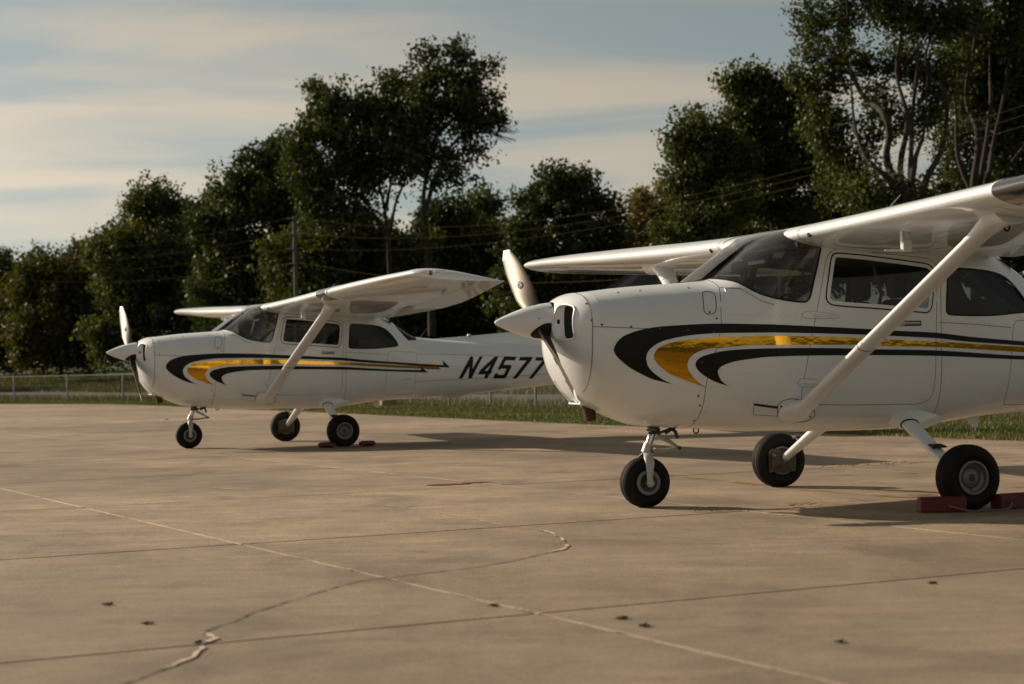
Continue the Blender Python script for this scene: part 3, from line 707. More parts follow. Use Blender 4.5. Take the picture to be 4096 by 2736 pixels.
        tip = []
        for k in range(9):
            d = k/8; y = 5.302+.215*math.sin(d*PI/2); us = max(.03, math.cos(d*PI/2)**.8); tip.append(wing_ring(y, 0, 1.0, 22, us))
        # tip sections narrow a little at the leading edge
        tip = [[(p[0]+(.10*(k/8)**3 if p[0] < fLEx(5.3)+.3 else 0)*max(0, 1-(p[0]-fLEx(5.3))/.35), p[1], p[2]) for p in r] for k, r in enumerate(tip)]
        tp = pm('wing_tip', mir(loft(tip), s), wht, w)
        tz = wing_pt(5.5, .2, False)[2]
        pm('navigation_light', mir(lathe([(0, .028), (.035, .028), (.05, .02), (.055, .006)], (-.25, 1, 0), (1.085, 5.468, tz+.055), 16), s), MAT['redlens'] if s > 0 else MAT['lens'], tp)
        pm('strobe_light', mir(lathe([(0, .018), (.025, .017), (.035, .008)], (0, 1, 0), (1.165, 5.478, tz+.048), 14), s), MAT['chrome'], tp)
        pm('light_plate', mir(box((1.19, 5.484, tz+.055), (.12, .004, .085), Matrix.Rotation(R(-35), 3, 'X')), s), wht, tp, False)
        if s > 0: ll = pm('landing_light', mir(loft([[(p[0]-.004, p[1], p[2]+(.003 if p[2] > fLEz(2.9) else -.003)) for p in wing_ring(y, 0, .10)] for y in (2.80, 2.90, 3.02, 3.13)], (True, True)), s), MAT['lens'], w)
        for y in (2.785, 3.145) if s > 0 else ():
            pm('light_frame', mir(loft([[(p[0]-.006, p[1], p[2]+(.004 if p[2] > fLEz(2.9) else -.004)) for p in wing_ring(yy, 0, .13)] for yy in (y-.02, y+.015)], (True, True)), s), wht, w)
        for y, dz in ((.575, -.045), (.74, .0)):
            p = wing_pt(y, .006, False); pm('air_inlet', mir(lathe([(0, .018), (.012, .016), (.014, .004)], (-1, 0, -.4), (p[0]+.004, y, p[2]+.002+dz), 10), s), drk, w)
        # lower-surface panels and lap joints
        def wl(pts, wd=.005):
            L = [Vector(wing_pt(y, f, False))-Vector((0, 0, .0012)) for y, f in pts]; V = []; F = []
            for i, p in enumerate(L):
                t = (L[min(i+1, len(L)-1)]-L[max(i-1, 0)]); t.z = 0; t.normalize(); q = Vector((-t.y, t.x, 0))*wd/2; V += [tuple(p-q), tuple(p+q)]
            F = [(2*i, 2*i+1, 2*i+3, 2*i+2) for i in range(len(L)-1)]
            return pm('lap_joint', mir((V, F), s), MAT['seam'], w)
        wl([(y, .30) for y in np.linspace(.6, 5.28, 16)], .004); wl([(1.35, f) for f in np.linspace(.02, .7, 12)]); wl([(2.66, f) for f in np.linspace(.02, .7, 12)]); wl([(3.2, f) for f in np.linspace(.02, .7, 12)]); wl([(4.3, f) for f in np.linspace(.02, .7, 12)])
        rr = [(1.0+.28*c_, .36+.13*s_) for c_, s_ in [(-1, -.7), (-.9, -1), (.9, -1), (1, -.7), (1, .7), (.9, 1), (-.9, 1), (-1, .7), (-1, -.7)]]; wl(rr, .005)
        rr = [(1.85+.38*c_, .36+.13*s_) for c_, s_ in [(-1, -.7), (-.9, -1), (.9, -1), (1, -.7), (1, .7), (.9, 1), (-.9, 1), (-1, .7), (-1, -.7)]]; wl(rr, .005)
        # ---------- lift strut
        p0, p1 = Vector((.715, .50, .600)), Vector((1.035, 2.40, 1.775)); ax = (p1-p0).normalized(); cdir = Vector((1, 0, 0)); cdir = (cdir-ax*cdir.dot(ax)).normalized(); td = ax.cross(cdir)
        def sring(p, ch, th, n=20): return [tuple(p+cdir*(math.cos(2*PI*k/n)*ch/2)+td*(math.sin(2*PI*k/n)*th/2*(1.0-.25*math.cos(2*PI*k/n)))) for k in range(n)]
        st = pm('wing_strut', mir(loft([sring(p0+ax*d, .140, .058) for d in (.05, .6, 1.2, 1.8, (p1-p0).length)]), s), wht, A)
        pm('strut_joint', mir(loft([sring(p0+ax*d, .146, .063) for d in (.83, .838)]), s), MAT['seam'], st)
        pm('strut_band', mir(loft([sring(p0+ax*d, .145, .062) for d in (.80, .803, .875, .878)]), s), wht, st)
        fc_ = []
        for k in range(10):
            d = k/9; up_ = (1-d)**1.6; c0 = p1-ax*.30+ax*.36*d; fc_.append(sring(c0, .144+.18*d**2.2, .062+.20*d**2.4))
        pm('strut_cuff', mir(loft(fc_), s), wht, st)
        fb = []
        cy = side(.715, .63)
        for k in range(9):
            d = k/8; rr = math.cos(d*PI/2)**.6 if d < 1 else .0; c0 = Vector((.715, cy-.03, .628)).lerp(p0+ax*.14, d)
            e_ = (1-d)**1.5; a_, b_ = .130*e_+.072*(1-e_), .078*e_+.040*(1-e_)
            fb.append([(c0.x+a_*math.cos(2*PI*q/24), c0.y, c0.z+b_*math.sin(2*PI*q/24)) for q in range(24)])
        ff = pm('strut_fairing', mir(loft(fb), s), wht, st)
        ribbon('fairing_rim', smooth_poly(OUT['strutfair'], 4, 80), .005, .002, MAT['seam'], st, (s,), True)
        for q in ((.60, .66), (.592, .60), (.83, .585), (.74, .555)):
            o = screw(*q, s, st)
        rg = lathe([(0, .0), (0, .022), (.004, .022), (.004, .0)], (1, 0, 0), (0, 0, 0), 14)
        tr = [(1.085+.0, 2.30+.024*math.cos(2*PI*k/16), 1.700+.024*math.sin(2*PI*k/16)) for k in range(17)]
        pm('tie_down_ring', mir(tube([(1.10+.018*math.cos(2*PI*k/16), 2.33, 1.695+.022*math.sin(2*PI*k/16)) for k in range(17)], .006, 6, (False, False)), s), drk, st)
        # ---------- main gear
        lg = Vector((1.53, .44, .575)); le = Vector((1.487, 1.17, .225)); a2 = (le-lg).normalized(); cd2 = Vector((1, 0, 0)); cd2 = (cd2-a2*cd2.dot(a2)).normalized(); td2 = a2.cross(cd2)
        def gring(p, ch, th, n=16): return [tuple(p+cd2*(math.cos(2*PI*k/n)*ch/2)+td2*(math.sin(2*PI*k/n)*th/2)) for k in range(n)]
        L_ = (le-lg).length
        leg = pm('gear_leg', mir(loft([gring(lg+a2*d*L_, c_, t_) for d, c_, t_ in ((0, .135, .075), (.3, .125, .07), (.7, .10, .06), (.97, .082, .052), (1.0, .06, .04))]), s), wht, A)
        fr_ = []
        for k in range(8):
            d = k/7; c0 = Vector((1.62, side(1.6, .57)-.05, .575)).lerp(lg+a2*.13+Vector((.0, 0, 0)), d); a_, b_ = .205*(1-d)**1.4+.072, .058*(1-d)+.042
            fr_.append([(c0.x+(a_ if math.cos(2*PI*q/24) > 0 else a_*.72)*math.cos(2*PI*q/24), c0.y+.0, c0.z+b_*math.sin(2*PI*q/24)) for q in range(24)])
        pm('leg_fairing', mir(loft(fr_), s), wht, leg)
        pm('leg_seal', mir(loft([gring(lg+a2*d, .142, .085) for d in (.128, .136)]), s), MAT['black'], leg)
        stp = lg+a2*.50; bevel(pm('step', mir(box((stp.x-.01, stp.y+.045, stp.z+.03), (.10, .07, .012), Matrix.Rotation(R(-12), 3, 'X')), s), MAT['interior'], leg, False), .003)
        pm('step_bracket', mir(box((stp.x-.01, stp.y+.022, stp.z+.012), (.05, .03, .03)), s), MAT['interior'], leg, False)
        # wheel
        def tyre(rr, wd, hub):      # profile around the axle
            P = [(-.33*wd, hub), (-.42*wd, hub+.012), (-.5*wd, hub+.35*(rr-hub)), (-.5*wd, hub+.55*(rr-hub)), (-.44*wd, rr-.028), (-.36*wd, rr-.010)]
            top = [(-.26*wd, rr-.003), (-.235*wd, rr-.008), (-.21*wd, rr-.0015), (-.09*wd, rr), (-.07*wd, rr-.007), (-.04*wd, rr), (.04*wd, rr), (.07*wd, rr-.007), (.09*wd, rr), (.21*wd, rr-.0015), (.235*wd, rr-.008), (.26*wd, rr-.003)]
            return P+top+[(-d, r) for d, r in P[::-1]]
        r_m = .2085; zc_ = r_m-.0055; yw = 1.285
        rim_p = [(-.055, .02), (-.055, .082), (-.072, .095), (-.072, .108), (.072, .108), (.074, .104), (.072, .094), (.045, .088), (.034, .066), (.040, .058), (.050, .04), (.052, .024), (.046, .018), (.030, .016), (.030, .002)]
        wh = pm('wheel', mir(lathe(rim_p, (0, 1, 0), (1.487, yw, zc_), 36), s), MAT['rimgrey'], A)
        pm('tyre', mir(lathe(tyre(r_m, .158, .104), (0, 1, 0), (1.487, yw, zc_), 48, (False, False)), s), MAT['rubber'], wh)
        pm('hub_recess', mir(lathe([(.036, .068), (.0385, .068), (.0385, .056), (.036, .056)], (0, 1, 0), (1.487, yw+.0, zc_), 24, (False, False)), s), MAT['hubdark'], wh)
        pm('hub_cap', mir(lathe([(.045, .022), (.058, .020), (.060, .004)], (0, 1, 0), (1.487, yw, zc_), 16), s), MAT['hubdark'], wh)
        for k in range(3):
            a_ = 2*PI*k/3+.5; pm('wheel_bolt', mir(lathe([(.034, .007), (.046, .007)], (0, 1, 0), (1.487+.075*math.cos(a_), yw, zc_+.075*math.sin(a_)), 6), s), MAT['screw'], wh)
        pm('brake_disc', mir(lathe([(-.085, .03), (-.085, .085), (-.078, .085), (-.078, .03)], (0, 1, 0), (1.487, yw, zc_), 24), s), MAT['brake'], wh)
        pl = [(-.125, -.085), (.095, -.085), (.105, .0), (.09, .06), (-.10, .095), (-.13, .07)]
        pm('torque_plate', mir(loft([[(1.487+x, yw-.090, zc_+z) for x, z in pl], [(1.487+x, yw-.096, zc_+z) for x, z in pl]]), s), MAT['brake'], wh, False)
        bevel(pm('brake_caliper', mir(box((1.487-.065, yw-.115, zc_+.005), (.085, .04, .10)), s), MAT['brake'], wh, False), .006)
        for z_ in (-.035, .035):
            for x_ in (-.025, .025): pm('caliper_bolt', mir(lathe([(0, .009), (.012, .009), (.014, .004)], (0, -1, 0), (1.487-.065+x_, yw-.135, zc_+.005+z_), 8), s), MAT['hubdark'], wh)
        pm('axle', mir(tube([(1.487, 1.14, .235), (1.487, 1.2, zc_), (1.487, yw+.02, zc_)], [.03, .024, .02], 10), s), MAT['alu'], wh)
    # pitot mast and probe below the port wing
    pz = wing_pt(1.56, .13, False)[2]
    bevel(pm('pitot_mast', join(box((.905, 1.56, pz-.03), (.055, .03, .08)), box((.912, 1.56, pz-.085), (.06, .042, .075))), MAT['alu'], A, False), .006)
    pm('pitot_tube', tube([(.93, 1.56, pz-.112), (.80, 1.56, pz-.112), (.765, 1.56, pz-.112)], [.008, .008, .004], 8), MAT['alu'], A)
    # ---------- nose gear: oleo, fork, links, wheel
    top_, ax_ = Vector((-.085, 0, .56)), Vector((-.150, 0, .39)); dr_ = (ax_-top_).normalized()
    ng = pm('nose_leg', tube([top_+dr_*d for d in (-.06, .055)], .034, 16), MAT['alu'], A)
    pm('oleo_tube', tube([top_+dr_*.05, top_+dr_*.155], .0255, 18), MAT['steel'], ng)
    pm('leg_collar', join(tube([top_+dr_*.03, top_+dr_*.05], .044, 16), tube([top_+dr_*.058, top_+dr_*.068], .046, 16)), MAT['hubdark'], ng)
    pm('steering_arm', join(tube([(-.16, .05, .495), (-.07, .045, .497), (.06, .03, .535)], .009, 8), tube([(-.02, .0, .49), (.08, .02, .545), (.16, .02, .53)], .012, 8)), MAT['hubdark'], ng)
    fk = top_+dr_*.15
    pm('fork_crown', tube([fk, fk+dr_*.062], .034, 16), MAT['alu'], ng)
    for s in (1, -1):
        pth = [fk+dr_*.045, fk+dr_*.075+Vector((0, s*.045, 0)), Vector((-.165, s*.078, .30)), Vector((-.168, s*.082, .23)), Vector((-.172, s*.084, .163))]
        rings = []
        for i, (p, w_) in enumerate(zip(pth, (.05, .062, .066, .048, .040))): rings.append([(p.x+w_/2*math.cos(2*PI*k/12), p.y+(.013 if i > 1 else .02)*math.sin(2*PI*k/12)*1.0, p.z+(0 if i > 1 else .012*math.cos(2*PI*k/12))) for k in range(12)])
        pm('fork_arm', loft(rings), MAT['alu'], ng)
        pm('axle_nut', lathe([(0, .026), (.012, .026), (.014, .018), (.02, .017), (.021, .004)], (0, s, 0), (-.172, s*.088, .163), 18), MAT['alu'], ng)
    for s in (1, -1):
        pm('torque_link', join(tube([(-.075, s*.022, .475), (.005, s*.016, .435), (.075, s*.006, .390)], [.016, .013, .010], 8), tube([(-.12, s*.024, .372), (-.02, s*.018, .376), (.075, s*.006, .386)], [.015, .010, .010], 8)), MAT['alu'], ng)
    pm('link_pin', tube([(.077, -.024, .388), (.077, .024, .388)], .013, 10), MAT['hubdark'], ng)
    pm('fork_bolt', lathe([(0, .014), (.012, .013), (.014, .003)], (0, 1, 0), (-.118, .033, .386), 12), MAT['chrome'], ng)
    pm('tow_lug', tube([(.01, .0, .535), (.03, .06, .50), (.045, .06, .455)], [.010, .012, .012], 8), MAT['hubdark'], ng)
    rn = .1705; zn = rn-.004
    nw = pm('nose_wheel', lathe([(-.06, .02), (-.06, .06), (-.066, .075), (-.066, .085), (.066, .085), (.068, .081), (.066, .062), (.052, .058), (.035, .050), (.035, .02), (.05, .018), (.05, .002)], (0, 1, 0), (-.172, 0, zn), 32), MAT['rimgrey'], A)
    pm('tyre', lathe(tyre(rn, .135, .080), (0, 1, 0), (-.172, 0, zn), 44, (False, False)), MAT['rubber'], nw)
    pm('hub_recess', lathe([(.037, .0), (.037, .056), (.040, .056), (.040, .0)], (0, 1, 0), (-.172, 0, zn), 24, (False, False)), MAT['hubdark'], nw)
    # belly fittings
    pm('tow_ring', tube([(.20+.018*math.cos(2*PI*k/14), .02, .502+.02*math.sin(2*PI*k/14)) for k in range(15)], .005, 6, (False, False)), drk, A)
    bl_ = [(2.30, .545), (2.43, .552), (2.42, .462), (2.38, .462)]
    bevel(pm('blade_antenna', loft([[(x, -.006, z) for x, z in bl_], [(x, .006, z) for x, z in bl_]]), wht, A, False), .003)
    pm('belly_fairing', loft([[(3.46+dx, .045*math.cos(2*PI*k/14)*w_, .61+.008*dx-.05*w_*max(0, math.sin(2*PI*k/14))) for k in range(14)] for dx, w_ in ((-.16, .15), (-.12, .7), (0, 1), (.10, .9), (.2, .45), (.25, .1))]), wht, A)
    pm('whip_antenna', tube([(1.62, 0, 1.93), (1.68, 0, 1.97), (1.83, 0, 2.12)], [.008, .005, .003], 6), MAT['alu'], A)
    pm('tail_antenna', tube([(3.02, 0, 1.385), (3.1, 0, 1.48), (3.22, 0, 1.62)], [.006, .003, .002], 6), MAT['rope'], A)
    pm('beacon_dome', lathe([(0, .03), (.02, .03), (.035, .02), (.04, .004)], (0, 0, 1), (3.75, .0, 1.40), 12), MAT['alu'], A)
    # ---------- tail: dorsal fillet, fin, rudder, stabilisers, elevators
    def foil(xl, xt, z, th, n=10): return [(xl+(xt-xl)*(k/n), naca(k/n, True)*0+th*(.2969*math.sqrt(k/n)-.126*k/n-.3516*(k/n)**2+.2843*(k/n)**3-.1015*(k/n)**4)/.10*.5, z) for k in range(n+1)]+[(xl+(xt-xl)*(k/n), -th*(.2969*math.sqrt(k/n)-.126*k/n-.3516*(k/n)**2+.2843*(k/n)**3-.1015*(k/n)**4)/.10*.5, z) for k in range(n-1, 0, -1)]
    dors = []
    for x, zt_, w_ in ((3.20, 1.374, .006), (3.6, 1.40, .02), (4.0, 1.428, .03), (4.43, 1.463, .036), (4.9, 1.55, .04), (5.3, 1.74, .045), (5.7, 1.95, .045)):
        zb_ = fZT(x)-.10; dors.append([(x, w_, zb_), (x, w_*.8, zb_+(zt_-zb_)*.6), (x, w_*.35, zt_-.008), (x, 0, zt_), (x, -w_*.35, zt_-.008), (x, -w_*.8, zb_+(zt_-zb_)*.6), (x, -w_, zb_)])
    pm('dorsal_fin', loft(dors), wht, A)
    fin = pm('tail_fin', loft([foil(xl, xt, z, th) for xl, xt, z, th in ((4.92, 6.48, 1.50, .085), (5.28, 6.53, 1.76, .095), (5.72, 6.60, 2.0, .09), (6.26, 6.72, 2.295, .075), (6.60, 6.80, 2.49, .06))]), MAT['navy'], A)
    pm('rudder', loft([foil(xl, xt, z, th) for xl, xt, z, th in ((6.50, 6.86, 1.05, .05), (6.55, 6.95, 1.70, .06), (6.74, 7.08, 2.35, .055), (6.78, 7.10, 2.50, .05), (6.70, 7.08, 2.53, .03))]), MAT['navy'], fin)
    for s in (1, -1):
        def hring(y, xl, xt, th): return [(x, s*y, 1.16+z_) for x, z_, _ in foil(xl, xt, 0, th)]
        stb = pm('stabilizer', loft([hring(y, xl, xt, th) for y, xl, xt, th in ((.06, 5.62, 6.42, .09), (1.6, 5.82, 6.42, .06), (1.68, 5.95, 6.42, .03))]), wht, A)
        pm('elevator', loft([hring(y, xl, xt, th) for y, xl, xt, th in ((.12, 6.43, 6.98, .05), (1.62, 6.43, 6.80, .04), (1.7, 6.3, 6.7, .03))]), MAT['ribbed'], stb)
    # ---------- rivet rows, too fine to pick apart
    rv_p = []; rv_n = []
    def rrow(line, sp=.034, sides=(1, -1)):
        for x, z in resample(line, sp, False):
            ph = phi_of(x, z); nn = nrm(x, ph); b_ = Vector(surf(x, ph))
            for s in sides: rv_p.append((b_.x, b_.y*s, b_.z)); rv_n.append((nn.x, nn.y*s, nn.z))
    for z in (.60, .70): rrow([(.30, z), (.9, z-.02), (1.7, z-.02), (2.3, z+.01)])
    rrow([(.245, 1.27), (.5, 1.255), (.72, 1.245)]); rrow([(.225, 1.10+0), (.215, 1.0), (.135, .84), (.10, .70), (.095, .60)])
    rrow([(1.795, .60), (1.795, .9), (1.80, 1.22)]); rrow([(1.84, 1.21), (2.34, 1.175)]); rrow([(2.83, 1.15), (2.82, .9), (2.80, .68)])
    for z0, z1 in ((1.175, 1.06), (.79, .87), (1.30, 1.15), (.68, .82)): rrow([(2.86, z0), (5.6, z1)], .04)
    for x in (3.35, 3.95, 4.6, 5.3): rrow([(x, fZB(x)+.06), (x, fZM(x)), (x, fZT(x)-.05)], .035)
    rrow([(2.36, 1.60), (2.60, 1.34), (2.66, 1.28)])
    for s in (1, -1):
        for y in (.95, 1.35, 1.75, 2.15, 2.62, 3.2, 3.75, 4.3, 4.8, 5.25):
            for f in np.linspace(.03, .70, 30): w_ = wing_pt(y, f, False); rv_p.append((w_[0], w_[1]*s, w_[2])); rv_n.append((0, 0, -1))
        for f in (.27, .33, .69):
            for y in np.linspace(.64, 5.25, 120): w_ = wing_pt(y, f, False); rv_p.append((w_[0], w_[1]*s, w_[2])); rv_n.append((0, 0, -1))
    RV = []; RF = []
    for p_, n_ in zip(rv_p, rv_n):
        n_ = Vector(n_); a_ = n_.orthogonal().normalized(); c_ = n_.cross(a_); b_ = len(RV); p_ = Vector(p_)
        RV += [tuple(p_+(a_*math.cos(k*PI/3)+c_*math.sin(k*PI/3))*.0032) for k in range(6)]+[tuple(p_+n_*.0014)]; RF += [(b_+k, b_+(k+1) % 6, b_+6) for k in range(6)]
    tag(fastmesh('rivets', np.array(flip(RV)), np.array(RF), MAT['rivet'], fus), kind='stuff')
    # ---------- cabin interior
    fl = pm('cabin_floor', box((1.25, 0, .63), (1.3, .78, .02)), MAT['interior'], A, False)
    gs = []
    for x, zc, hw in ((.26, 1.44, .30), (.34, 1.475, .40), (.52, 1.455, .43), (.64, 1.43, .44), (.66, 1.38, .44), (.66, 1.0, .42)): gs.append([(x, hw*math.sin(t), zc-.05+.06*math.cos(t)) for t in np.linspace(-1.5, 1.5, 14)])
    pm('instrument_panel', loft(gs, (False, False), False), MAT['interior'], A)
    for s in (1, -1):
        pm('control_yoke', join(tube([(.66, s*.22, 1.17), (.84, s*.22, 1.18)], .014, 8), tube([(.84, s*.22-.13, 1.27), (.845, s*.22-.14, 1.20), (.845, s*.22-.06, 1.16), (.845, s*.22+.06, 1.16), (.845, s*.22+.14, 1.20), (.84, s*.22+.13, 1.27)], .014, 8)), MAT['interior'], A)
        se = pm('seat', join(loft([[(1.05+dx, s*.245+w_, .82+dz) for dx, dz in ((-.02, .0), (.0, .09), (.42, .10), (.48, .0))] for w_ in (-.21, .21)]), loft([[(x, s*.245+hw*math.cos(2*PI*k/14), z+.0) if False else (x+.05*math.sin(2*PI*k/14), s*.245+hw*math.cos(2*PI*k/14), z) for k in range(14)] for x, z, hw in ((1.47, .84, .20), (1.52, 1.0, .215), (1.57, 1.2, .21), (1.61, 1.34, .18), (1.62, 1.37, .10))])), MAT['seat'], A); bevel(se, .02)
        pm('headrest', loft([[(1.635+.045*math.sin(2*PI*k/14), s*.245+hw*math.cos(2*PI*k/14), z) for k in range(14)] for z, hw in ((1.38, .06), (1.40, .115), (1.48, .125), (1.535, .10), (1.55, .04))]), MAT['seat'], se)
        pm('seat_belt', tube([(1.30, s*.50, 1.60), (1.42, s*.40, 1.40), (1.38, s*.30, 1.0)], .012, 6), MAT['tan'], A)
        pm('sun_visor', box((.86, s*.26, 1.69), (.02, .30, .13), Matrix.Rotation(R(35), 3, 'Y')), MAT['interior'], A, False)
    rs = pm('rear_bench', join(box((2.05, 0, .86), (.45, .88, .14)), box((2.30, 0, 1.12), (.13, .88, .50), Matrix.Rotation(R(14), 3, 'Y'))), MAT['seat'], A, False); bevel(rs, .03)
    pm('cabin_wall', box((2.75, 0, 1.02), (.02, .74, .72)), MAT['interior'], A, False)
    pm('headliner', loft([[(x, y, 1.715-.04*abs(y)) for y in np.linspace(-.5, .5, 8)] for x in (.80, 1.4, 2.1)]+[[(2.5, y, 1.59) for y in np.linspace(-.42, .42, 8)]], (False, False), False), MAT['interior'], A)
    pm('whiskey_compass', join(box((.56, 0, 1.60), (.09, .075, .085)), tube([(.58, 0, 1.63), (.66, 0, 1.80)], .008, 6)), MAT['interior'], A, False)
    pm('headset', join(tube([(1.585, -.30+.09*math.cos(t), 1.30+.11*math.sin(t)) for t in np.linspace(0, PI, 10)], .010, 6), tube([(1.585, -.20, 1.30), (1.585, -.22, 1.30)], .042, 12), tube([(1.585, -.40, 1.30), (1.585, -.38, 1.30)], .042, 12)), MAT['interior'], A)
    return A

NEAR = (1.0343, 11.9684, .3292); FARP = (-4.0234, 22.9926, .4121)
for pose, pa, let, lab in ((NEAR, math.atan2(.516, -.688), False, 'large white single-engine airplane in front, cropped by the right picture edge'),
                           (FARP, math.atan2(.594, -.60), True, 'smaller white airplane parked farther back, black N4577 on its tail cone')):
    a = build_airplane(pa, let); a.location = (pose[0], pose[1], 0); a.rotation_euler = (0, 0, pose[2])
    tag(a, lab, 'airplane', 'parked light airplanes')
# ------------------------------------------------------------------ ground, apron, road
CA, SA = math.cos(R(28)), math.sin(R(28))
def nm(n, m): return (n*CA-m*SA, n*SA+m*CA)
APRON_EDGE = [(-75, 118), (-40, 86), (-19, 66.2), (-13.2, 60.4), (-8.2, 49.8), (-3.7, 40.4), (-.25, 32.8), (1.68, 28.7), (5.2, 21.9), (9.6, 13.4), (16, 1.2), (24, -14)]
ROAD_NEAR = [(-90, 150), (-48, 110), (-25.2, 87.6), (-18, 79), (-11.5, 70.5), (-4.6, 59.2), (1, 50.5), (5, 44.2), (10, 36), (16, 26), (24, 13), (34, -4)]
ROAD_FAR = [(-120, 205), (-62, 152), (-30.5, 117), (-22, 101), (-12, 84.5), (-.5, 66.0), (5, 57.5), (10.5, 49), (16, 40), (22.5, 30), (30, 18), (40, 2)]
def seg_dist(px, py, line):
    best = np.full(px.shape, 1e9); sgn = np.zeros(px.shape)
    for (ax, ay), (bx, by) in zip(line[:-1], line[1:]):
        dx, dy = bx-ax, by-ay; t = np.clip(((px-ax)*dx+(py-ay)*dy)/(dx*dx+dy*dy), 0, 1); qx, qy = ax+t*dx, ay+t*dy
        d = np.hypot(px-qx, py-qy); c = dx*(py-ay)-dy*(px-ax); k = d < best; best = np.where(k, d, best); sgn = np.where(k, np.sign(c), sgn)
    return best*sgn          # positive on the far side (left of the walking direction)
def terrain(x, y):
    s = np.maximum(0, seg_dist(np.asarray(x, float), np.asarray(y, float), ROAD_FAR)-1.0)
    return -.03+.045*np.minimum(s, 40)+.012*np.clip(s-40, 0, 400)
def ground_material(name, kind):
    t = NT(name); v = t.coord('World')
    if kind == 'grass':
        a = t.noise(v, .35, 6, .6); b = t.noise(v, 6, 5, .7); c = t.noise(v, 40, 3, .7)
        col = t.mix(t.ramp(a, [(.35, 0), (.68, 1)]), (.034, .058, .011), (.075, .082, .020)); col = t.mix(t.ramp(b, [(.4, 0), (.75, 1)]), col, (.10, .088, .034)); col = t.mix(t.ramp(c, [(.3, .55), (.7, 0)]), col, (.018, .026, .007))
        t.set(Base_Color=col, Roughness=.9, Specular_IOR_Level=.15).bump(c, .8, .05)
    if kind == 'asphalt':
        a = t.noise(v, .5, 5); c = t.noise(v, 60, 3, .7)
        t.set(Base_Color=t.mix(c, t.mix(a, (.075, .068, .064), (.115, .104, .098)), (.14, .13, .12)), Roughness=1.0, Specular_IOR_Level=.05).bump(c, .4, .01)
    return t.m
PATLOC = (1, 45, 0)  # patch offset picked so the near corners come out darker, like lens falloff
def concrete(name, dark=1.0):
    t = NT(name); v = t.coord('World'); rv = t.coord('World', (1, 1, 1), (0, 0, R(-28)))
    big = t.noise(v, .22, 5, .6, .4); med = t.noise(rv, 2.1, 7, .66, .4); spots = t.noise(t.coord('World', (1, .8, 1)), 7.5, 4, .6); fine = t.noise(t.coord('World', (1, .6, 1)), 17, 6, .8); grit = t.noise(t.coord('World', (1, .45, 1)), 85, 4, .85)
    st = t.noise(t.coord('World', (.35, 2.6, 1), (0, 0, R(-8))), 2.2, 6, .66, .5)
    c = t.mix(t.ramp(big, [(.36, 0), (.62, 1)]), (.315*dark, .226*dark, .145*dark), (.50*dark, .365*dark, .235*dark))
    c = t.mix(t.math('MULTIPLY', t.ramp(med, [(.38, 1), (.60, 0)]), .62), c, (.185*dark, .150*dark, .113*dark))
    c = t.mix(t.math('MULTIPLY', t.ramp(st, [(.42, 1), (.56, 0)]), .45), c, (.165*dark, .138*dark, .107*dark))
    c = t.mix(t.math('MULTIPLY', t.ramp(st, [(.56, 0), (.70, 1)]), .40), c, (.50*dark, .36*dark, .225*dark))
    c = t.mix(t.math('MULTIPLY', t.ramp(fine, [(.36, 1), (.53, 0)]), .55), c, (.150*dark, .120*dark, .090*dark))
    c = t.mix(t.math('MULTIPLY', t.ramp(grit, [(.40, 1), (.50, 0)]), .60), c, (.10*dark, .08*dark, .06*dark))
    c = t.mix(t.math('MULTIPLY', t.ramp(grit, [(.53, 0), (.63, 1)]), .45), c, (.54*dark, .425*dark, .30*dark))
    c = t.mix(t.math('MULTIPLY', t.ramp(spots, [(.28, 1), (.37, 0)]), .6), c, (.12*dark, .10*dark, .08*dark)); c = t.mix(t.math('MULTIPLY', t.ramp(spots, [(.64, 0), (.72, 1)]), .35), c, (.56*dark, .44*dark, .30*dark))
    pat = t.noise(t.coord('World', (1, 1, 1), (0, 0, .9), PATLOC), .16, 3, .5, .3); c = t.mix(t.math('MULTIPLY', t.ramp(pat, [(.42, 1), (.58, 0)]), .60), c, (.155*dark, .122*dark, .088*dark))  # stain patches, placed to paint lens darkening into the foreground concrete too
    ov = t.ramp(t.noise(t.coord('World', (1, .75, 1), (0, 0, .5)), 1.05, 7, .68, .5), [(.34, .62), (.50, 1.0), (.66, 1.18)]); c = t.mix(1.0, c, ov, 'MULTIPLY')
    inf = t.node('ShaderNodeObjectInfo'); c = t.mix(.16, c, t.ramp(inf.outputs['Random'], [(0, (.19, .15, .11)), (1, (.40, .325, .245))]))
    t.set(Base_Color=c, Roughness=t.ramp(med, [(.3, .74), (.7, .88)]), Specular_IOR_Level=.35)
    h = t.math('ADD', t.math('MULTIPLY', fine, .5), t.math('MULTIPLY', grit, .35)); t.bump(h, .55, .006)
    return t.m
def poly_sheet(name, poly, z, mat, parent=None):
    V = [(x, y, z) for x, y in poly]; return mesh(name, V, [tuple(range(len(V)))], mat, parent, False, None)
def strip(name, A_, B_, zA, zB, mat, parent=None, sub=8):
    def rs(L):
        L2 = smooth_poly(L, sub, 89, False); return L2
    a, b = rs(A_), rs(B_); V = []
    for p, q in zip(a, b): V += [(p[0], p[1], zA), (q[0], q[1], zB)]
    return mesh(name, V, [(2*i, 2*i+2, 2*i+3, 2*i+1) for i in range(len(a)-1)], mat, parent, True)
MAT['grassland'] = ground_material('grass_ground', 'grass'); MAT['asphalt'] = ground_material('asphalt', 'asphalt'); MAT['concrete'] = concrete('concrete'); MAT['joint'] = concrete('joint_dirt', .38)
xs = np.concatenate([np.linspace(-1800, -240, 12), np.arange(-220, 221, 5.0), np.linspace(240, 1800, 12)]); ys = np.concatenate([np.linspace(-900, -60, 8), np.arange(-50, 351, 5.0), np.linspace(380, 2500, 14)])
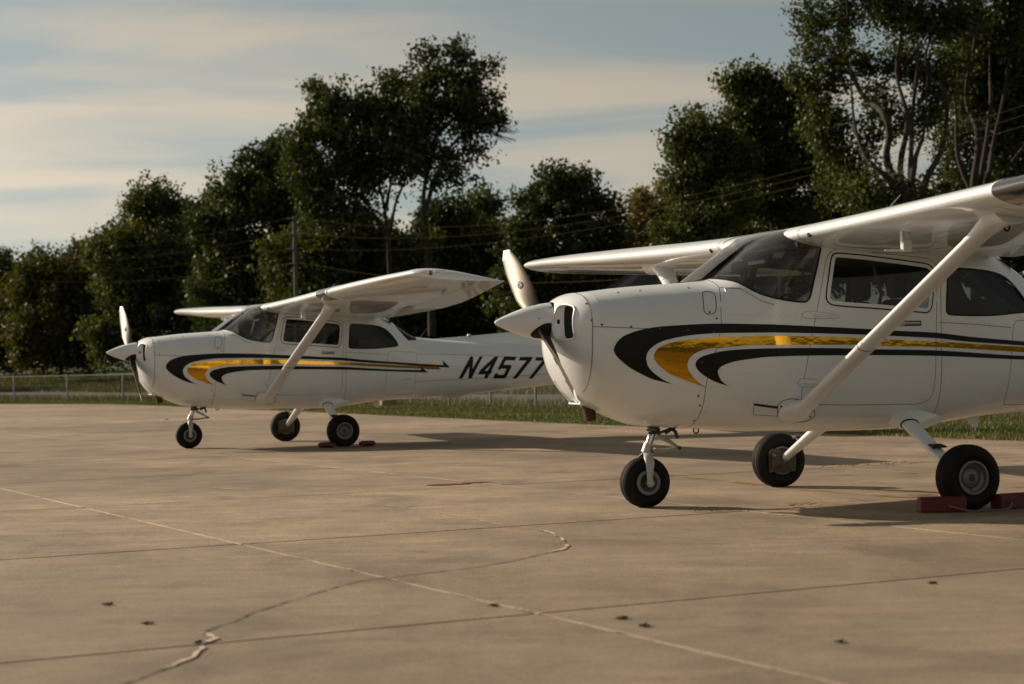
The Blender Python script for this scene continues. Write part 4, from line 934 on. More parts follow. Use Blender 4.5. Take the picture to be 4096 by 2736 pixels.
GX, GY = np.meshgrid(xs, ys); GZ = terrain(GX, GY); Vg = np.stack([GX, GY, GZ], -1).reshape(-1, 3); nx = len(xs); ii = np.arange((len(ys)-1)*nx).reshape(len(ys)-1, nx)[:, :-1].ravel()
tag(fastmesh('ground', Vg, np.stack([ii, ii+1, ii+1+nx, ii+nx], 1), MAT['grassland'], None, True), kind='structure')
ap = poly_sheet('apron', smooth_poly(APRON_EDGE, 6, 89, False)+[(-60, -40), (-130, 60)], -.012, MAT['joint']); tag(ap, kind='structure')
# concrete slabs, one object each
SL, N0, M0 = 3.41, 3.28, 6.0
sv = []; g = SL/2-.005; e = .008
for z, k in ((-.05, 0), (-e, 0), (0, e)):
    sv += [(-g+k, -g+k, z), (g-k, -g+k, z), (g-k, g-k, z), (-g+k, g-k, z)]
sf = [(0, 1, 5, 4), (1, 2, 6, 5), (2, 3, 7, 6), (3, 0, 4, 7), (4, 5, 9, 8), (5, 6, 10, 9), (6, 7, 11, 10), (7, 4, 8, 11), (8, 9, 10, 11)]
sme_ = None; edge_line = APRON_EDGE
from math import floor
def in_view(x, y, mg=3.2): return y > 3 and abs(x) < .31*y+mg
def clip_poly(poly, line_pts):       # keep the part on the near side of the apron edge
    out = []
    def d(p): return float(seg_dist(np.array(p[0]), np.array(p[1]), line_pts))
    n = len(poly)
    for i in range(n):
        a, b = poly[i], poly[(i+1) % n]; da, db = d(a), d(b)
        if da <= 0: out.append(a)
        if da*db < 0: t = da/(da-db); out.append((a[0]+(b[0]-a[0])*t, a[1]+(b[1]-a[1])*t))
    return out
for i in range(-12, 6):
    for j in range(-2, 24):
        cn, cm = N0+(i+.5)*SL, M0+(j+.5)*SL; cx, cy = nm(cn, cm)
        if not in_view(cx, cy): continue
        cs = [nm(cn+a*g, cm+b*g) for a, b in ((-1, -1), (1, -1), (1, 1), (-1, 1))]; ds = [float(seg_dist(np.array(x), np.array(y), edge_line)) for x, y in cs]
        if min(ds) > -.3: continue
        if max(ds) <= 0:
            if sme_ is None:
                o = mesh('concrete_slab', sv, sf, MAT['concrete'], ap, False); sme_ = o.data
            else: o = link('concrete_slab', sme_, ap)
            o.location = (cx, cy, random.uniform(-.0012, .0)); o.rotation_euler = (0, 0, R(28))
        else:
            cp = clip_poly(resample(cs, .3), edge_line)
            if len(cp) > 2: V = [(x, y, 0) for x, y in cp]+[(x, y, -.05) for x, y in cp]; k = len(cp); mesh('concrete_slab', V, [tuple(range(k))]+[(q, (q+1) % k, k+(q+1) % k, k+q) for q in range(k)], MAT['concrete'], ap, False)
def flat_ribbon(name, line, w, z, mat, parent, jit=0.0, step=.08):
    L = resample(line, step, False); V = []
    for i, p in enumerate(L):
        a, b = L[max(i-1, 0)], L[min(i+1, len(L)-1)]; t = Vector((b[0]-a[0], b[1]-a[1])).normalized(); k = w*(1+jit*random.uniform(-1, 1))/2; o = random.uniform(-1, 1)*jit*w*.6
        V += [(p[0]-t.y*(o-k), p[1]+t.x*(o-k), z), (p[0]-t.y*(o+k), p[1]+t.x*(o+k), z)]
    return mesh(name, V, [(2*i, 2*i+2, 2*i+3, 2*i+1) for i in range(len(L)-1)], mat, parent, False)
def worn(name, col, lo, hi, sc=6):
    t = NT(name); v = t.coord('World'); f = t.ramp(t.noise(v, sc, 6, .7, .3), [(lo, 0), (hi, 1)])
    t.n.remove(t.b); d = t.node('ShaderNodeBsdfDiffuse'); d.inputs[0].default_value = (*col, 1); tr = t.node('ShaderNodeBsdfTransparent'); m = t.node('ShaderNodeMixShader')
    t.l.new(f, m.inputs[0]); t.l.new(tr.outputs[0], m.inputs[1]); t.l.new(d.outputs[0], m.inputs[2]); t.l.new(m.outputs[0], t.out.inputs[0]); return t.m
MAT['sealant'] = worn('joint_sealant', (.50, .42, .325), .50, .64, 2.5); MAT['crack'] = simple('crack_dark', (.085, .07, .056), .95, var=.4, vscale=3); MAT['cracklight'] = worn('crack_filler', (.56, .48, .385), .44, .56, 3.2)
MAT['yellow'] = worn('worn_yellow_paint', (.33, .19, .055), .46, .70, 4); MAT['stain'] = worn('rust_stain', (.17, .085, .042), .20, .42, 5); MAT['roadline'] = worn('worn_white_paint', (.32, .31, .29), .3, .5, 2); MAT['oil'] = worn('oil_stain', (.10, .085, .07), .5, .95, 2.2)
def jl(n): return [nm(n, m) for m in (4.0, 30)]
for n, w in ((N0, .013), (N0+SL, .013)): flat_ribbon('joint_sealant', [nm(n, m) for m in (4.2, 26)], w, .002, MAT['sealant'], ap, .25)
J2 = [(-3.99, 16.14), (-3.55, 15.76), (-2.77, 15.1), (-2.25, 14.49), (-1.82, 13.87), (-1.74, 13.7), (-1.43, 13.23), (-.85, 12.4), (-.59, 11.92), (-.31, 11.3), (-.12, 10.81), (.12, 10.38)]
flat_ribbon('crack_filler', J2, .016, .003, MAT['cracklight'], ap, .5, .05)
CR = [(.12, 10.38), (.2, 10.17), (.25, 9.83), (.27, 9.4), (.25, 9.23), (.15, 9.04), (-.02, 8.71), (-.17, 8.49), (-.54, 8.15), (-.7, 8.01), (-.82, 7.71), (-.9, 7.43), (-.97, 7.23), (-1.04, 7.01), (-1.07, 6.78), (-1.11, 6.67), (-1.15, 6.5), (-1.07, 6.32), (-1.1, 6.22), (-1.08, 6.14), (-1.08, 5.91), (-1.13, 5.7), (-1.19, 5.47), (-1.32, 5.1)]
flat_ribbon('crack', CR, .009, .003, MAT['crack'], ap, .7, .04)
flat_ribbon('crack_filler', CR[:6], .019, .0045, MAT['cracklight'], ap, .4, .04); flat_ribbon('crack_filler', CR[16:19], .022, .0045, MAT['cracklight'], ap, .4, .03); flat_ribbon('crack_filler', CR[19:22], .02, .0045, MAT['cracklight'], ap, .4, .03)
flat_ribbon('painted_line', [(1.2, 15.6), (1.34, 15.27), (1.73, 14.32), (1.92, 13.89), (2.1, 13.34), (2.46, 12.66), (2.78, 12.3), (3.3, 11.6)], .13, .0025, MAT['yellow'], ap, .08)
flat_ribbon('painted_line', [(2.3, 14.75), (2.52, 14.84), (3.26, 14.99), (4.4, 15.2)], .09, .0025, MAT['yellow'], ap, .1); flat_ribbon('painted_line', [(2.8, 12.5), (3.52, 12.99), (4.2, 13.4)], .10, .0025, MAT['yellow'], ap, .1)
def blob(name, cx, cy, rx, ry, rot, mat, z, n=26, rough=.18):
    V = []; ph = [random.uniform(0, 6.28) for _ in range(4)]
    for k in range(n):
        t = 2*PI*k/n; q = 1+rough*sum(math.sin(t*(i+2)+ph[i])/(i+1.5) for i in range(4)); x, y = rx*q*math.cos(t), ry*q*math.sin(t); V.append((cx+x*math.cos(rot)-y*math.sin(rot), cy+x*math.sin(rot)+y*math.cos(rot), z))
    return mesh(name, V, [tuple(range(n))], mat, ap, False)
blob('rust_stain', -.55, 14.63, .17, .10, .3, MAT['stain'], .0028); blob('rust_stain', -.31, 14.82, .15, .045, .35, MAT['stain'], .0032)
for (x, y, a, b, r_) in ((2.6, 12.3, .5, .22, .4), (-2.4, 22.2, .7, .35, .4)): blob('oil_stain', x, y, a, b, r_, MAT['oil'], .0022)
vg = strip('grass_verge', APRON_EDGE, ROAD_NEAR, -.004, .012, MAT['grassland']); tag(vg, kind='structure')
rd = strip('road', ROAD_NEAR, ROAD_FAR, .02, .02, MAT['asphalt']); tag(rd, kind='structure')
def off(line, d):
    out = []
    for i, p in enumerate(line):
        a, b = line[max(i-1, 0)], line[min(i+1, len(line)-1)]; t = Vector((b[0]-a[0], b[1]-a[1])).normalized(); out.append((p[0]-t.y*d, p[1]+t.x*d))
    return out
strip('edge_line', off(ROAD_NEAR, .35), off(ROAD_NEAR, .50), .025, .025, MAT['roadline'], rd)
# grass blades
def blades(name, P, h, w, mat, tone, label, zf=None):
    n = len(P); an = rng.uniform(0, 2*PI, n); lean = rng.uniform(0, .6, n); az = rng.uniform(0, 2*PI, n); dx, dy = np.cos(an)*w/2, np.sin(an)*w/2; z = zf if zf is not None else np.zeros(n)
    a = np.stack([P[:, 0]-dx, P[:, 1]-dy, z], 1); b = np.stack([P[:, 0]+dx, P[:, 1]+dy, z], 1); c = np.stack([P[:, 0]+np.cos(az)*lean*h, P[:, 1]+np.sin(az)*lean*h, z+h], 1)
    V = np.stack([a, b, c], 1).reshape(-1, 3); F = np.arange(3*n).reshape(-1, 3)
    return tag(fastmesh(name, V, F, mat, None, False, tone), label, 'grass', kind='stuff')
def leaf_mat(name, stops, trans=.35, rough=.55):
    t = NT(name); a = t.node('ShaderNodeAttribute', attribute_name='tone'); c = t.ramp(a.outputs['Fac'], stops); t.n.remove(t.b)
    d = t.node('ShaderNodeBsdfDiffuse'); t.l.new(c, d.inputs[0]); tr = t.node('ShaderNodeBsdfTranslucent'); t.l.new(t.mix(1.0, c, (1.1, 1.15, .42), 'MULTIPLY'), tr.inputs[0])
    g_ = t.node('ShaderNodeBsdfGlossy'); g_.inputs['Roughness'].default_value = rough; g_.inputs[0].default_value = (.6, .6, .6, 1)
    m = t.node('ShaderNodeMixShader'); m.inputs[0].default_value = trans; t.l.new(d.outputs[0], m.inputs[1]); t.l.new(tr.outputs[0], m.inputs[2])
    m2 = t.node('ShaderNodeMixShader'); m2.inputs[0].default_value = .05; t.l.new(m.outputs[0], m2.inputs[1]); t.l.new(g_.outputs[0], m2.inputs[2]); t.l.new(m2.outputs[0], t.out.inputs[0])
    return t.m
MAT['grass'] = leaf_mat('grass_blades', [(0, (0.038, 0.057, 0.011)), (.55, (0.078, 0.101, 0.021)), (.8, (0.152, 0.127, 0.042)), (1, (0.232, 0.156, 0.070))], .3); MAT['drygrass'] = leaf_mat('dry_grass', [(0, (.040, .052, .013)), (.5, (.080, .076, .024)), (1, (.15, .12, .048))], .3)
def sample_between(A_, B_, n, f0=0, f1=1, ymin=0, ymax=200, p=1.0):
    a, b = np.array(smooth_poly(A_, 8, 89, False)), np.array(smooth_poly(B_, 8, 89, False)); out = []
    ln = np.hypot(*np.diff(a, axis=0).T); mid = (a[:-1]+a[1:])/2; wgt = ln*np.where((mid[:, 1] > ymin) & (mid[:, 1] < ymax), 1/np.maximum(8, mid[:, 1])**p, 0); wgt /= wgt.sum()
    i = rng.choice(len(wgt), n, p=wgt); t = rng.random(n)[:, None]; f = (f0+(f1-f0)*rng.random(n))[:, None]
    return (a[i]*(1-t)+a[i+1]*t)*(1-f)+(b[i]*(1-t)+b[i+1]*t)*f
P = sample_between(APRON_EDGE, ROAD_NEAR, 150000, -.012, .62, 12, 100, 1.6); n = len(P); k = np.maximum(1, P[:, 1]/28)
tone = np.clip(rng.normal(.38, .20, n)+.25*(np.sin(P[:, 0]*1.3+P[:, 1]*.9) > .55), 0, 1); ed = np.abs(seg_dist(P[:, 0], P[:, 1], APRON_EDGE)); tone = np.where(ed < .18, np.clip(tone+.35*rng.random(n), 0, 1), tone)
blades('verge_grass', P, rng.uniform(.025, .06, n)*np.where(rng.random(n) < .04, 1.6, 1), .012*k*rng.uniform(.7, 1.4, n), MAT['grass'], tone, 'short mown green grass between the concrete and the chain-link fence')
P = sample_between(APRON_EDGE, ROAD_NEAR, 26000, .50, .98, 12, 100, 1.2); n = len(P); k = np.maximum(1, P[:, 1]/28)
blades('roadside_grass', P, rng.uniform(.08, .24, n), .013*k, MAT['drygrass'], np.clip(rng.normal(.4, .25, n), 0, 1), 'longer yellowed grass along the road behind the chain-link fence')
P = sample_between(ROAD_FAR, off(ROAD_FAR, 26), 90000, .01, .9, 25, 175, 1.0); n = len(P)
blades('meadow_grass', P, rng.uniform(.10, .32, n), .05*np.maximum(1, P[:, 1]/60), MAT['drygrass'], np.clip(rng.normal(.34, .2, n), 0, 1), 'yellowish rough grass on the bank beyond the road', terrain(P[:, 0], P[:, 1]))
# ------------------------------------------------------------------ fence
MAT['galv'] = simple('galvanised_steel', (.17, .175, .175), .6, .3)
fpts_r = [(-14.0, 69.2)]+[(-12.93, 66.9)]
def along(p0, p1, step):
    d = Vector((p1[0]-p0[0], p1[1]-p0[1])); L = d.length; k = int(L//step); return [(p0[0]+d.x*i*step/L, p0[1]+d.y*i*step/L) for i in range(k+1)]
FH = 1.02
right_posts = along((.55, 42.98), (-13.4, 68.9), 2.36); more_right = along((.55+.469*2.36, 42.98-.883*2.36), (14.5, 16.7), 2.36); left_posts = along((-15.5, 70.7), (-60, 96), 2.95)
fence_line = more_right[::-1]+right_posts+[(-13.9, 69.6)]+left_posts
fe = empty('chain_link_fence', (0, 0, 0)); tag(fe, 'galvanised chain-link fence running along the road behind both airplanes', 'fence')
pv, pf = lathe([(0, .030), (FH+.03, .030), (FH+.05, .018)], (0, 0, 1), (0, 0, 0), 10); pme = None
for x, y in fence_line:
    if pme is None: o = mesh('fence_post', pv, pf, MAT['galv'], fe); pme = o.data
    else: o = link('fence_post', pme, fe)
    o.location = (x, y, 0); o.rotation_euler = (random.uniform(-.012, .012), random.uniform(-.015, .015), 0)
v_, f_ = tube([(x, y, FH) for x, y in fence_line], .017, 8); mesh('top_rail', v_, f_, MAT['galv'], fe)
V = []; F = []
for (ax, ay), (bx, by) in zip(fence_line[:-1], fence_line[1:]):
    L = math.hypot(bx-ax, by-ay); tx, ty = (bx-ax)/L, (by-ay)/L; d = .075; k = int(L/d); H_ = FH-.03
    for i in range(-int(H_/d), k):
        for s in (1, -1):
            s0 = i*d if s > 0 else i*d+H_; s1 = s0+s*H_; z0, z1 = .03, .03+H_
            def cl(sa, za, sb, zb):
                if sa > sb: sa, za, sb, zb = sb, zb, sa, za
                if sb <= 0 or sa >= L: return None
                if sa < 0: za += (zb-za)*(0-sa)/(sb-sa); sa = 0
                if sb > L: zb = za+(zb-za)*(L-sa)/(sb-sa); sb = L
                return sa, za, sb, zb
            q = cl(s0, z0, s1, z1)
            if not q: continue
            sa, za, sb, zb = q; w = .0035; b = len(V); o = .002*s
            V += [(ax+tx*sa-ty*o, ay+ty*sa+tx*o, za-w/2), (ax+tx*sb-ty*o, ay+ty*sb+tx*o, zb-w/2), (ax+tx*sb-ty*o, ay+ty*sb+tx*o, zb+w/2), (ax+tx*sa-ty*o, ay+ty*sa+tx*o, za+w/2)]; F.append((b, b+1, b+2, b+3))
tag(fastmesh('wire_mesh', np.array(V), np.array(F), MAT['galv'], fe), kind='stuff')
o = mesh('concrete_block', *box((0, 0, .13), (.46, .30, .26)), simple('weathered_block', (.30, .21, .13), .9, var=.3), None, False); bevel(o, .02, 3); o.location = (-3.45, 48.9, 0); o.rotation_euler = (0, 0, .5)
tag(o, 'low brown block in the grass by the fence, below the far airplane', 'block')
b2 = simple('thin_sign_post', (.33, .33, .32), .6, .3)
# ------------------------------------------------------------------ utility poles and wires
MAT['wood'] = simple('weathered_pole', (.10, .095, .088), .9, var=.35, vscale=4); MAT['wire'] = simple('aged_cable', (.055, .050, .022), .9, 0, 0, .1, 9, .0); MAT['porcelain'] = simple('porcelain', (.22, .22, .215), .3)
def px_at(u, v, y):       # a point seen at (u, v) of a 2347-wide view, at depth y
    a, b = (u-1173.5)/4078, -(v-784)/4078
    c, s = math.cos(ROLL), math.sin(ROLL); x, z = a*c-b*s, a*s+b*c; Y = math.cos(PITCH)-z*math.sin(PITCH); Z = math.sin(PITCH)+z*math.cos(PITCH)
    return Vector((x/Y*y, y, CAM_H+Z/Y*y))
top1 = px_at(674.5, 497, 88); foot1 = px_at(683, 850, 88); foot1.z = float(terrain(foot1.x, foot1.y))
def pole(top, foot, lab):
    e_ = empty('utility_pole', tuple(foot)); tag(e_, lab, 'utility pole')
    d = top-foot; v_, f_ = tube([tuple(d*t) for t in (-.05, 0, .3, .6, .9, 1.0)], [.135, .13, .125, .115, .105, .095], 14); mesh('shaft', v_, f_, MAT['wood'], e_); return e_, d
p1, d1 = pole(top1, foot1, 'weathered wooden utility pole standing before the trees behind the far airplane')
def catenary(a, b, sag, n=24): return [a.lerp(b, t)-Vector((0, 0, sag*4*t*(1-t))) for t in np.linspace(0, 1, n)]
wires = []
def wire(a, b, sag, lab, rad=.0055):
    v_, f_ = tube([tuple(p) for p in catenary(a, b, sag)], rad, 6); o = mesh('power_line', v_, f_, MAT['wire'], None); tag(o, lab, 'power line', 'overhead wires'); return o
lv = [500.5, 535.5, 570, 604]; right_ends = [px_at(2440, 212, 41), px_at(2440, 236, 41), px_at(2440, 262, 41.5), px_at(2440, 505, 41)]; left_ends = [px_at(-120, 556, 165), px_at(-120, 575, 165), px_at(-120, 590, 165), px_at(-120, 610, 165)]
names = ('topmost', 'second', 'third', 'lowest')
for k in range(4):
    a = px_at(676+k*.9, lv[k], 88)
    for s, nmx in ((1, 'right'), (-1, 'left')):
        c0 = a-foot1; v_, f_ = join(*[lathe([(0, .02), (.02, .045), (.05, .045), (.06, .02)], (s, -.3*s, 0), tuple(c0+Vector((s*(.20+.11*q), -.06*s*q, 0))), 10) for q in range(2)], tube([tuple(c0), tuple(c0+Vector((s*.5, -.15*s, 0)))], .012, 6)); mesh('insulator', v_, f_, MAT['porcelain'], p1)
    wire(a+Vector((.5, -.15, 0)), right_ends[k], (1.5, 1.3, 1.1, 1.2)[k], f'{names[k]} of the wires running right from the wooden pole', .009 if k == 3 else .0055)
    wire(a+Vector((-.5, .15, 0)), left_ends[k], 1.2, f'{names[k]} of the wires running left from the wooden pole')
fr = px_at(2440, 212, 40.5); pole(fr+Vector((.0, 0, .2)), Vector((fr.x, fr.y, float(terrain(fr.x, fr.y)))), 'wooden utility pole beyond the right edge, where the wires end')
# ------------------------------------------------------------------ chocks
def chock_block(name, c, rz, L, w, h, lab, grp, rounded=False):
    e_ = None
    if rounded:
        rings = [[(x, rr*w/2*math.cos(2*PI*k/16), h/2+rr*h/2*math.sin(2*PI*k/16)) for k in range(16)] for x, rr in ((-L/2, .35), (-L/2+.012, .75), (-L/2+.04, .97), (0, 1), (L/2-.04, .97), (L/2-.012, .75), (L/2, .35))]
        o = mesh(name, *loft(rings), MAT['chock'])
    else:
        prof = [(-w/2, 0), (w/2, 0), (w/2, h*.55), (w*.18, h), (-w*.32, h), (-w/2, h*.8)]
        o = mesh(name, *loft([[(x, y, z) for y, z in prof] for x in (-L/2, L/2)]), MAT['chock'], None, False); bevel(o, .008, 2)
    o.location = c; o.rotation_euler = (0, 0, rz); return tag(o, lab, 'wheel chock', grp)
def loc(pose, x, y): X, Y, a = pose; c, s = math.cos(a), math.sin(a); return (X+x*c+y*s, Y+x*s-y*c)
def chocks(pose, rounded, wh):
    zz = .001
    a = loc(pose, 1.245, 1.36); b = loc(pose, 1.785, 1.34)
    c1 = chock_block('wheel_chock', (*a, zz), pose[2]-(.28 if not rounded else .35), .29 if not rounded else .22, .11, .095 if not rounded else .072, f'red chock ahead of the {wh}', 'wheel chocks', rounded)
    c2 = chock_block('wheel_chock', (*b, zz), pose[2]+.12, .29 if not rounded else .22, .11, .095 if not rounded else .072, f'red chock behind the {wh}', 'wheel chocks', rounded)
    p = [loc(pose, x, y) for x, y in ((1.25, 1.43), (1.36, 1.50), (1.50, 1.53), (1.64, 1.49), (1.72, 1.42))]; v_, f_ = tube([tuple(q) for q in smooth3([(x, y, .012+(.03 if i in (0, 4) else 0)) for i, (x, y) in enumerate(p)], 5)], .0065, 6)
    tag(mesh('chock_rope', v_, f_, MAT['rope']), f'grey rope joining the two chocks at the {wh}', 'rope')
chocks(NEAR, False, 'main wheel of the large front airplane'); chocks(FARP, True, 'main wheel of the far airplane')
# ------------------------------------------------------------------ debris on the concrete
MAT['dirt'] = leaf_mat('dirt_clump', [(0, (.035, .031, .022)), (1, (.08, .07, .046))], .1); MAT['straw'] = leaf_mat('straw', [(0, (.06, .04, .022)), (1, (.17, .11, .05))], .1)
DEB = [(-.09, 7.07, 1, 'larger dark dirt clump where the pale diagonal joint meets the dark joint, bottom centre'), (-1.68, 7.32, 1, 'dark dirt clump in the lower left, upper of the two near the zigzag crack'), (-1.4, 6.74, 1, 'dark dirt clump in the lower left, lower of the two near the zigzag crack'),
 (-2.17, 8.8, 0, 'small dark speck of dirt near the left edge below the second joint'), (-1.71, 8.83, 0, 'small dirt speck right of the left-edge speck, below the second joint'), (.39, 6.64, 1, 'wide dark dirt clump just below the nearest joint, right of bottom centre'), (.46, 6.43, 1, 'small round dirt clump below the wide clump right of bottom centre'),
 (1.08, 5.98, 1, 'dark dirt clump near the bottom edge in the lower right'), (1.17, 6.3, 0, 'small flat dirt speck above the lower right clump'), (1.75, 7.52, 1, 'dirt clump sitting on the nearest joint toward the right edge'), (-.74, 5.53, 0, 'faint dirt smear at the bottom edge left of centre'), (-.32, 6.01, 0, 'dirt speck below the nearest joint at bottom centre'), (-1.11, 6.24, 1, 'dark weed clump in the kink of the zigzag crack'), (1.48, 6.2, 0, 'rightmost dirt speck in the lower right corner'), (-7.4, 38, 0, 'tiny dark bit of litter on the concrete far left, before the grass')]
for i, (x, y, bg2, lab) in enumerate(DEB):
    if not bg2 and y < 20: continue
    k = 70; s = (.0115 if bg2 else .0075)*random.uniform(.85, 1.2)*(1 if y < 20 else 3); q = rng.normal(0, 1, (k, 3))*np.array([s*.8, s*.6, s*.16]); q[:, 2] = np.abs(q[:, 2])+.002; w = s*.95
    r1 = rng.normal(0, 1, (k, 3)); r1[:, 2] *= .3; r2 = rng.normal(0, 1, (k, 3)); r2[:, 2] *= .3; r1 *= w/np.linalg.norm(r1, axis=1)[:, None]; r2 *= w/np.linalg.norm(r2, axis=1)[:, None]
    V = np.stack([q, q+r1, q+r2], 1).reshape(-1, 3); V[:, 2] = np.maximum(V[:, 2], .001); o = fastmesh('debris_clump', V, np.arange(3*k).reshape(-1, 3), MAT['dirt'], None, False, rng.random(k)); o.location = (x, y, .001)
    tag(o, lab, 'debris', 'litter on the apron')
for i, (x, y, s, lab) in enumerate(((1.25, 11.42, .11, 'tuft of dry straw on the joint right of the front nose wheel'), (1.86, 11.66, .10, 'dark straw wisp at the end of the front nose-wheel shadow'), (2.99, 16.07, .22, 'straggling dry grass bits on the concrete behind the front airplane'), (3.46, 16.27, .12, 'small straw wisp on the concrete beside the grass edge'))):
    k = 34; q = rng.normal(0, 1, (k, 2))*np.array([s, s*.30]); an = rng.uniform(-.6, .6, k); ln = rng.uniform(.03, .10, k); dx, dy = np.cos(an)*ln, np.sin(an)*ln; z = rng.uniform(.002, .02, k)
    V = np.stack([np.stack([q[:, 0], q[:, 1], z], 1), np.stack([q[:, 0]+dx, q[:, 1]+dy, z+rng.uniform(-.002, .015, k)], 1), np.stack([q[:, 0]+dx*.5, q[:, 1]+dy*.5+.006, z], 1)], 1).reshape(-1, 3)
    V[:, :2] *= .8; o = fastmesh('straw_wisp', V, np.arange(3*k).reshape(-1, 3), MAT['straw'], None, False, rng.random(k)); o.location = (x, y, .001); o.rotation_euler = (0, 0, .35); tag(o, lab, 'straw')
# ------------------------------------------------------------------ trees
BARK = [simple('bark_dark', (.035, .029, .022), .95, var=.4, vscale=3), simple('bark_grey', (.033, .028, .022), .95, var=.4, vscale=2)]
LEAF = {'dark': leaf_mat('leaf_dark', [(0, (0.021, 0.033, 0.007)), (.6, (0.043, 0.060, 0.011)), (1, (0.088, 0.098, 0.018))], .38), 'mid': leaf_mat('leaf_mid', [(0, (0.028, 0.041, 0.007)), (.6, (0.058, 0.076, 0.012)), (1, (0.118, 0.122, 0.020))], .40),
        'autumn': leaf_mat('leaf_autumn', [(0, (0.040, 0.048, 0.010)), (.6, (0.078, 0.080, 0.015)), (1, (0.150, 0.090, 0.018))], .36), 'yellow': leaf_mat('leaf_yellow', [(0, (0.100, 0.095, 0.026)), (.6, (0.200, 0.155, 0.045)), (1, (0.300, 0.200, 0.060))], .36)}
def wobble(a, b, n, amp, r_):
    P = [a.lerp(b, t) for t in np.linspace(0, 1, n)]
    for i in range(1, n-1): P[i] = P[i]+Vector((r_.uniform(-1, 1), r_.uniform(-1, 1), r_.uniform(-.5, .5)))*amp
    return [tuple(p) for p in smooth3(P, 3)]
def tree(name, lab, y, base_u, blobs, stems, leaf, bark=0, lsize=.15, dens=1.0, trunk_r=.22, seed=1, droop=.3, twigs=(), cat='tree', limbs=True):
    """blobs: (u, v, ru, rv, fill) in view units at depth y, kept as real sizes; stems: list of [(u, v)...] polylines"""
    r_ = random.Random(seed); g_ = np.random.default_rng(seed); k = y/4078
    bx = px_at(base_u, 800, y).x; bz = float(terrain(bx, y)); root = empty(name, (bx, y, bz)); tag(root, lab, cat, 'trees beyond the road')
    org = Vector((bx, y, bz)); tubes = []
    B = []
    for (u, v, ru, rv, fill) in blobs:
        c = px_at(u, v, y); c.y += r_.uniform(-.35, .35)*ru*k*1.3+(2.2 if 'maple_' not in name and 'maple' in name and 60 < v < 420 else 0); B.append((c-org, ru*k, rv*k, fill))
    tips = []
    top_z = max(b[0].z+b[2] for b in B)
    stem_pts = []
    for st in stems:
        P = [px_at(u, v, y)-org for u, v in st]; n = len(P)
        for i in range(n): P[i].y += r_.uniform(-.5, .5)*i*.6
        L = smooth3(P, 4); m = len(L); rr = [max(.025, trunk_r*.60*(1-.9*(i/(m-1))**.8)*(1.0 if st is stems[0] else .62)*r_.uniform(.9, 1.1)) for i in range(m)]; tubes.append(tube([tuple(p) for p in L], rr, 9)); stem_pts += [(p, q) for p, q in zip(L, rr)]
    clus = []
    for c, rx, rz, fill in B:
        if limbs:
            cand = [p for p in stem_pts if p[0].z < c.z+.3*rz] or stem_pts[:1]; s, sr = min(cand, key=lambda q: (q[0]-c).length+.5*max(0, q[0].z-c.z))
            tubes.append(tube(wobble(s, c, 5, .07*(c-s).length, r_), [max(.02, min(sr*.7, .012*(c-s).length+.02))*(1-.7*i/12) for i in range(13)], 6))
        ns = max(5, int(9*dens*(rx*rz)**.5)); ry = (rx+rz)*.5
        sub = []
        for _ in range(ns):
            d = Vector((r_.gauss(0, 1), r_.gauss(0, 1), r_.gauss(0, 1))).normalized(); q = r_.uniform(.2, 1.0)**.7; p = Vector((d.x*rx, d.y*ry, d.z*rz))*q*.92; sub.append(c+p)
            if limbs: tubes.append(tube(wobble(c+p*.05, c+p, 3, .06*p.length, r_), [.028*(1-.75*i/6) for i in range(7)], 4))
        nt = int(fill*dens*(265 if y > 75 else 360)*rx*rz/(lsize/.15)**1.7)+6
        cs = g_.integers(0, len(sub), nt); sc = np.array([tuple(p) for p in sub])[cs]; sp = .30*np.array([rx, ry, rz])+.10
        tp = sc+g_.normal(0, 1, (nt, 3))*sp*.74; clus.append(tp)
        cc = np.array(tuple(c))
        for _ in range(max(3, int(7*(rx*rz)**.5))):
            d = g_.normal(0, 1, 3); d[2] = abs(d[2])*1.1-.25; d /= np.linalg.norm(d); a0 = cc+d*np.array([rx, ry, rz])*.75; ln = g_.uniform(.35, .75)*min(rx, rz)+.15; up = d+np.array([0, 0, g_.uniform(-.2, .7)]); up /= np.linalg.norm(up)
            m_ = max(4, int(nt/len(sub)*.32)); tt = g_.random(m_)[:, None]; clus.append(a0+up*ln*tt+g_.normal(0, 1, (m_, 3))*(.10+.16*(1-tt))*(lsize/.15)**.5)
            if limbs: tubes.append(tube(wobble(Vector(a0)-Vector(up)*.3*ln, Vector(a0+up*ln*.9), 3, .04, r_), [.014*(1-.7*i/6) for i in range(7)], 4))
    T = np.concatenate(clus); nl = 12; n = len(T)*nl
    C = np.repeat(T, nl, 0)+g_.normal(0, 1, (n, 3))*np.array([.20, .20, .16])*(lsize/.15); C[:, 2] -= np.abs(g_.normal(0, .10, n))*droop*2
    C = C[C[:, 2] > .15]; n = len(C)
    a = g_.normal(0, 1, (n, 3)); a[:, 2] -= droop; a /= np.linalg.norm(a, axis=1)[:, None]; b = np.cross(a, g_.normal(0, 1, (n, 3))); b /= np.linalg.norm(b, axis=1)[:, None]; sz = lsize*(1.15 if y > 75 else .98)*np.clip(np.exp(g_.normal(0, .30, n)), .45, 1.6)[:, None]
    V = np.stack([C-a*sz*.5, C+b*sz*.36, C+a*sz*.5, C-b*sz*.36], 1).reshape(-1, 3)
    big_ = np.sin(C[:, 0]*1.1+seed)*np.sin(C[:, 2]*1.3+C[:, 1]*.7+seed*2); tone = np.clip(np.repeat(g_.normal(.40, .24, len(T)), nl)[:n]+g_.normal(0, .14, n)+.16*big_, 0, 1)
    fastmesh('crown', V, np.arange(4*n).reshape(-1, 4), LEAF[leaf], root, False, tone)
